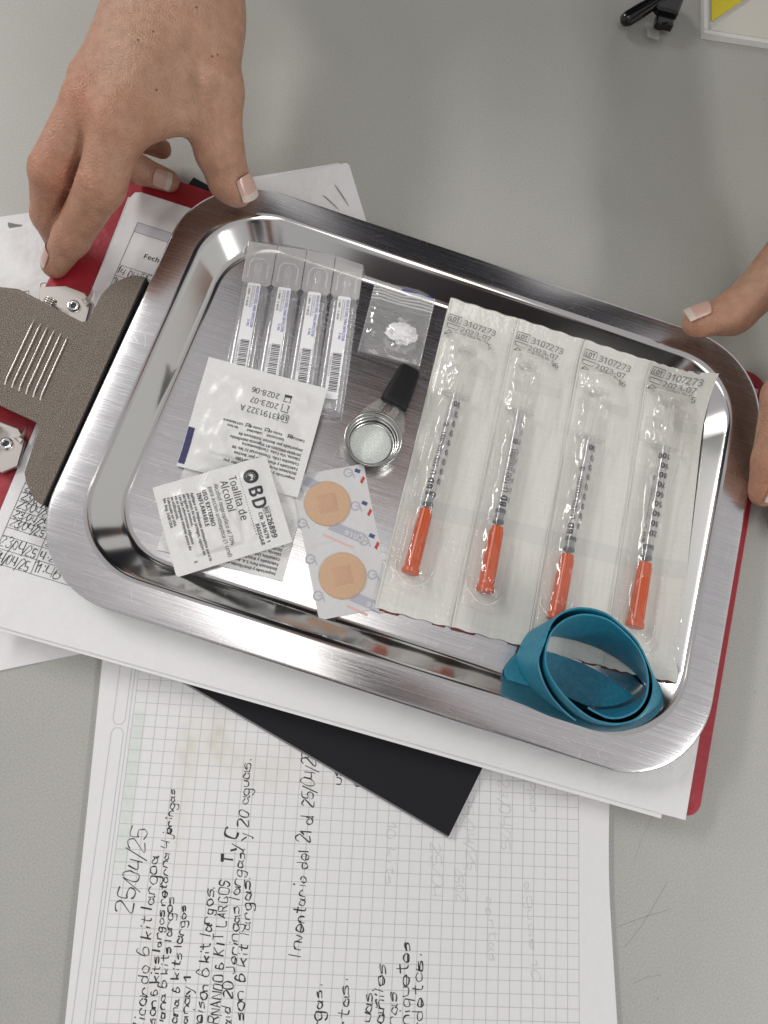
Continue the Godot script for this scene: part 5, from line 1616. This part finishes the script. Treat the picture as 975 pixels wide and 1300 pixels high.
func make_bystander() -> void:
	var o := thing("person", "person in a dark maroon top, standing at the near edge, mirrored in the tray", "person", Transform3D())
	var b := MB.new()
	var bones := [[Vector3(-110, 520, 520), Vector3(-110, 600, 480), 46.0, 44.0, 20.0], [Vector3(-110, 650, 470), Vector3(-110, 680, 440), 64.0, 62.0, 20.0], [Vector3(-110, 615, 430), Vector3(-110, 600, 425), 46.0, 38.0, 20.0], [Vector3(-110, 655, 376), Vector3(-110, 628, 372), 8.0, 11.0, 8.0]]
	for s in [-1, 1]:
		var sh := Vector3(-110 + s * 165, 480, 560)
		var eb := Vector3(-110 + s * 215, 190, 590) if s < 0 else Vector3(190, 330, 440)
		var wr := Vector3(-110 + s * 205, -20, 540)
		bones += [[sh, eb, 46.0, 36.0, 8.0], [eb, wr if s < 0 else Vector3(78, 366, 200), 35.0, 22.0, 8.0]]
		if s > 0:
			bones += [[Vector3(78, 366, 200), Vector3(58, 362, 150), 21.0, 19.0, 10.0], [Vector3(52, 358, 165), Vector3(30, 341, 100), 10.0, 8.0, 4.0]]
			for f in 4:
				bones += [[Vector3(56, 366, 122 + f * 17), Vector3(28, 364, 112 + f * 18), 9.0, 8.0, 3.0], [Vector3(28, 364, 112 + f * 18), Vector3(4 + absf(f - 1.4) * 4.0, 356, 110 + f * 18), 8.0, 7.0, 3.0]]
			continue
		bones += [[wr, wr + Vector3(0, -70, -12), 22.0, 30.0, 10.0]]
		for f in 4:
			var k := wr + Vector3(0, -85, -36 + f * 19)
			bones += [[k, k + Vector3(-s * 6, -48 + absf(f - 1.4) * 6.0, 2), 10.0, 9.0, 4.0], [k + Vector3(-s * 6, -48 + absf(f - 1.4) * 6.0, 2), k + Vector3(-s * 18, -82 + absf(f - 1.4) * 9.0, 4), 9.0, 7.5, 3.0]]
		bones += [[wr + Vector3(0, -30, -24), wr + Vector3(-s * 14, -70, -52), 13.0, 10.0, 5.0], [wr + Vector3(-s * 14, -70, -52), wr + Vector3(-s * 18, -98, -54), 10.0, 8.0, 3.0]]
	nets(b, bones, 9.0, Vector3(-380, -220, 80), Vector3(240, 770, 660))
	part("body", b, M.skin, o)
	var cl := MB.new()
	nets(cl, [[Vector3(-110, 20, 600), Vector3(-110, 420, 560), 140.0, 135.0, 60.0], [Vector3(-275, 480, 560), Vector3(55, 480, 560), 62.0, 62.0, 50.0], [Vector3(-275, 480, 560), Vector3(-315, 260, 583), 62.0, 50.0, 30.0], [Vector3(55, 480, 560), Vector3(190, 330, 440), 60.0, 46.0, 30.0], [Vector3(190, 330, 440), Vector3(104, 358, 254), 44.0, 32.0, 20.0]], 14.0, Vector3(-410, -160, 190), Vector3(280, 600, 780))
	part("maroon_top", cl, M.maroon_cloth, o)
	var hr := MB.new()
	nets(hr, [[Vector3(-110, 690, 500), Vector3(-110, 716, 455), 70.0, 66.0, 20.0], [Vector3(-110, 610, 530), Vector3(-110, 670, 520), 46.0, 60.0, 30.0]], 9.0, Vector3(-220, 520, 360), Vector3(0, 820, 640))
	part("hair", hr, M.hair, o)

func make_phone() -> void:
	var o := thing("mobile_phone", "black phone held flat above the tray's near rim, seen as its reflection", "phone", T(0, 338, 0))
	var bd := MB.new()
	slab(bd, arc_rect(-38, 36, 60, 212, [9.0, 9.0, 9.0, 9.0]), 0.0, 8.0, 1.2)
	part("phone_body", bd, M.black_gloss, o, false)
	var sc := MB.new()
	slab(sc, arc_rect(-36, 34, 62, 210, [8.0, 8.0, 8.0, 8.0]), 8.05, 8.4, 0.0)
	part("screen", sc, M.black_folder, o, false)

# ------------------------------------------------------------------ scene
func _ready() -> void:
	rng.seed = 4
	# camera, surroundings and lamps
	var cam := Camera3D.new()
	cam.name = "camera"
	cam.fov = 71.61
	cam.near = 0.02
	cam.far = 30.0
	add_child(cam)
	cam.transform = Transform3D(Basis(Vector3(0.99726, 0.07403, 0.0), Vector3(-0.01611, 0.21708, -0.97602), Vector3(-0.07225, 0.97334, 0.21767)).orthonormalized(), Vector3(-24.6, 331.4, 74.1) * U)
	var env := Environment.new()
	env.background_mode = Environment.BG_COLOR
	env.background_color = lin(0.43, 0.422, 0.408)
	env.tonemap_mode = Environment.TONE_MAPPER_LINEAR
	env.tonemap_exposure = 1.52
	env.sdfgi_enabled = true
	env.ssao_enabled = true
	env.ssil_enabled = true
	var we := WorldEnvironment.new()
	we.name = "surroundings"
	we.environment = env
	add_child(we)
	make_materials()
	add_panel("wide ceiling light panel directly above the tray", -90, 1500, 110, 400, 820, 0.17)
	add_panel("ceiling light panel beyond the table's far left corner", -1700, 1500, -1500, 400, 1200, 4.4)
	add_panel("ceiling light panel beyond the table's near right corner", 1700, 1500, 1300, 400, 1200, 2.8)
	S = Transform3D(Basis(Vector3(0.95441065, -0.0165903, 0.29803537), Vector3(0.02797288, 0.99903141, -0.03396707), Vector3(-0.29718317, 0.04075544, 0.95395029)), Vector3(19.7, 8.1902, -22.3) * U)
	var ceil := MB.new()
	box(ceil, -2200, 2200, 1545, 1570, -2200, 2200)
	var co := part("ceiling", ceil, M.ceiling, self, false)
	tag(co, "plain white ceiling above the table", "", "", "structure")
	make_table()
	make_notebook()
	make_papers()
	make_clipboard()
	make_form()
	make_tray()
	make_ampoules()
	make_packets()
	make_bandages()
	make_bag()
	make_cooker()
	make_syringe_packs()
	make_tourniquet()
	make_far_things()
	make_person()
	make_bystander()
	make_phone()
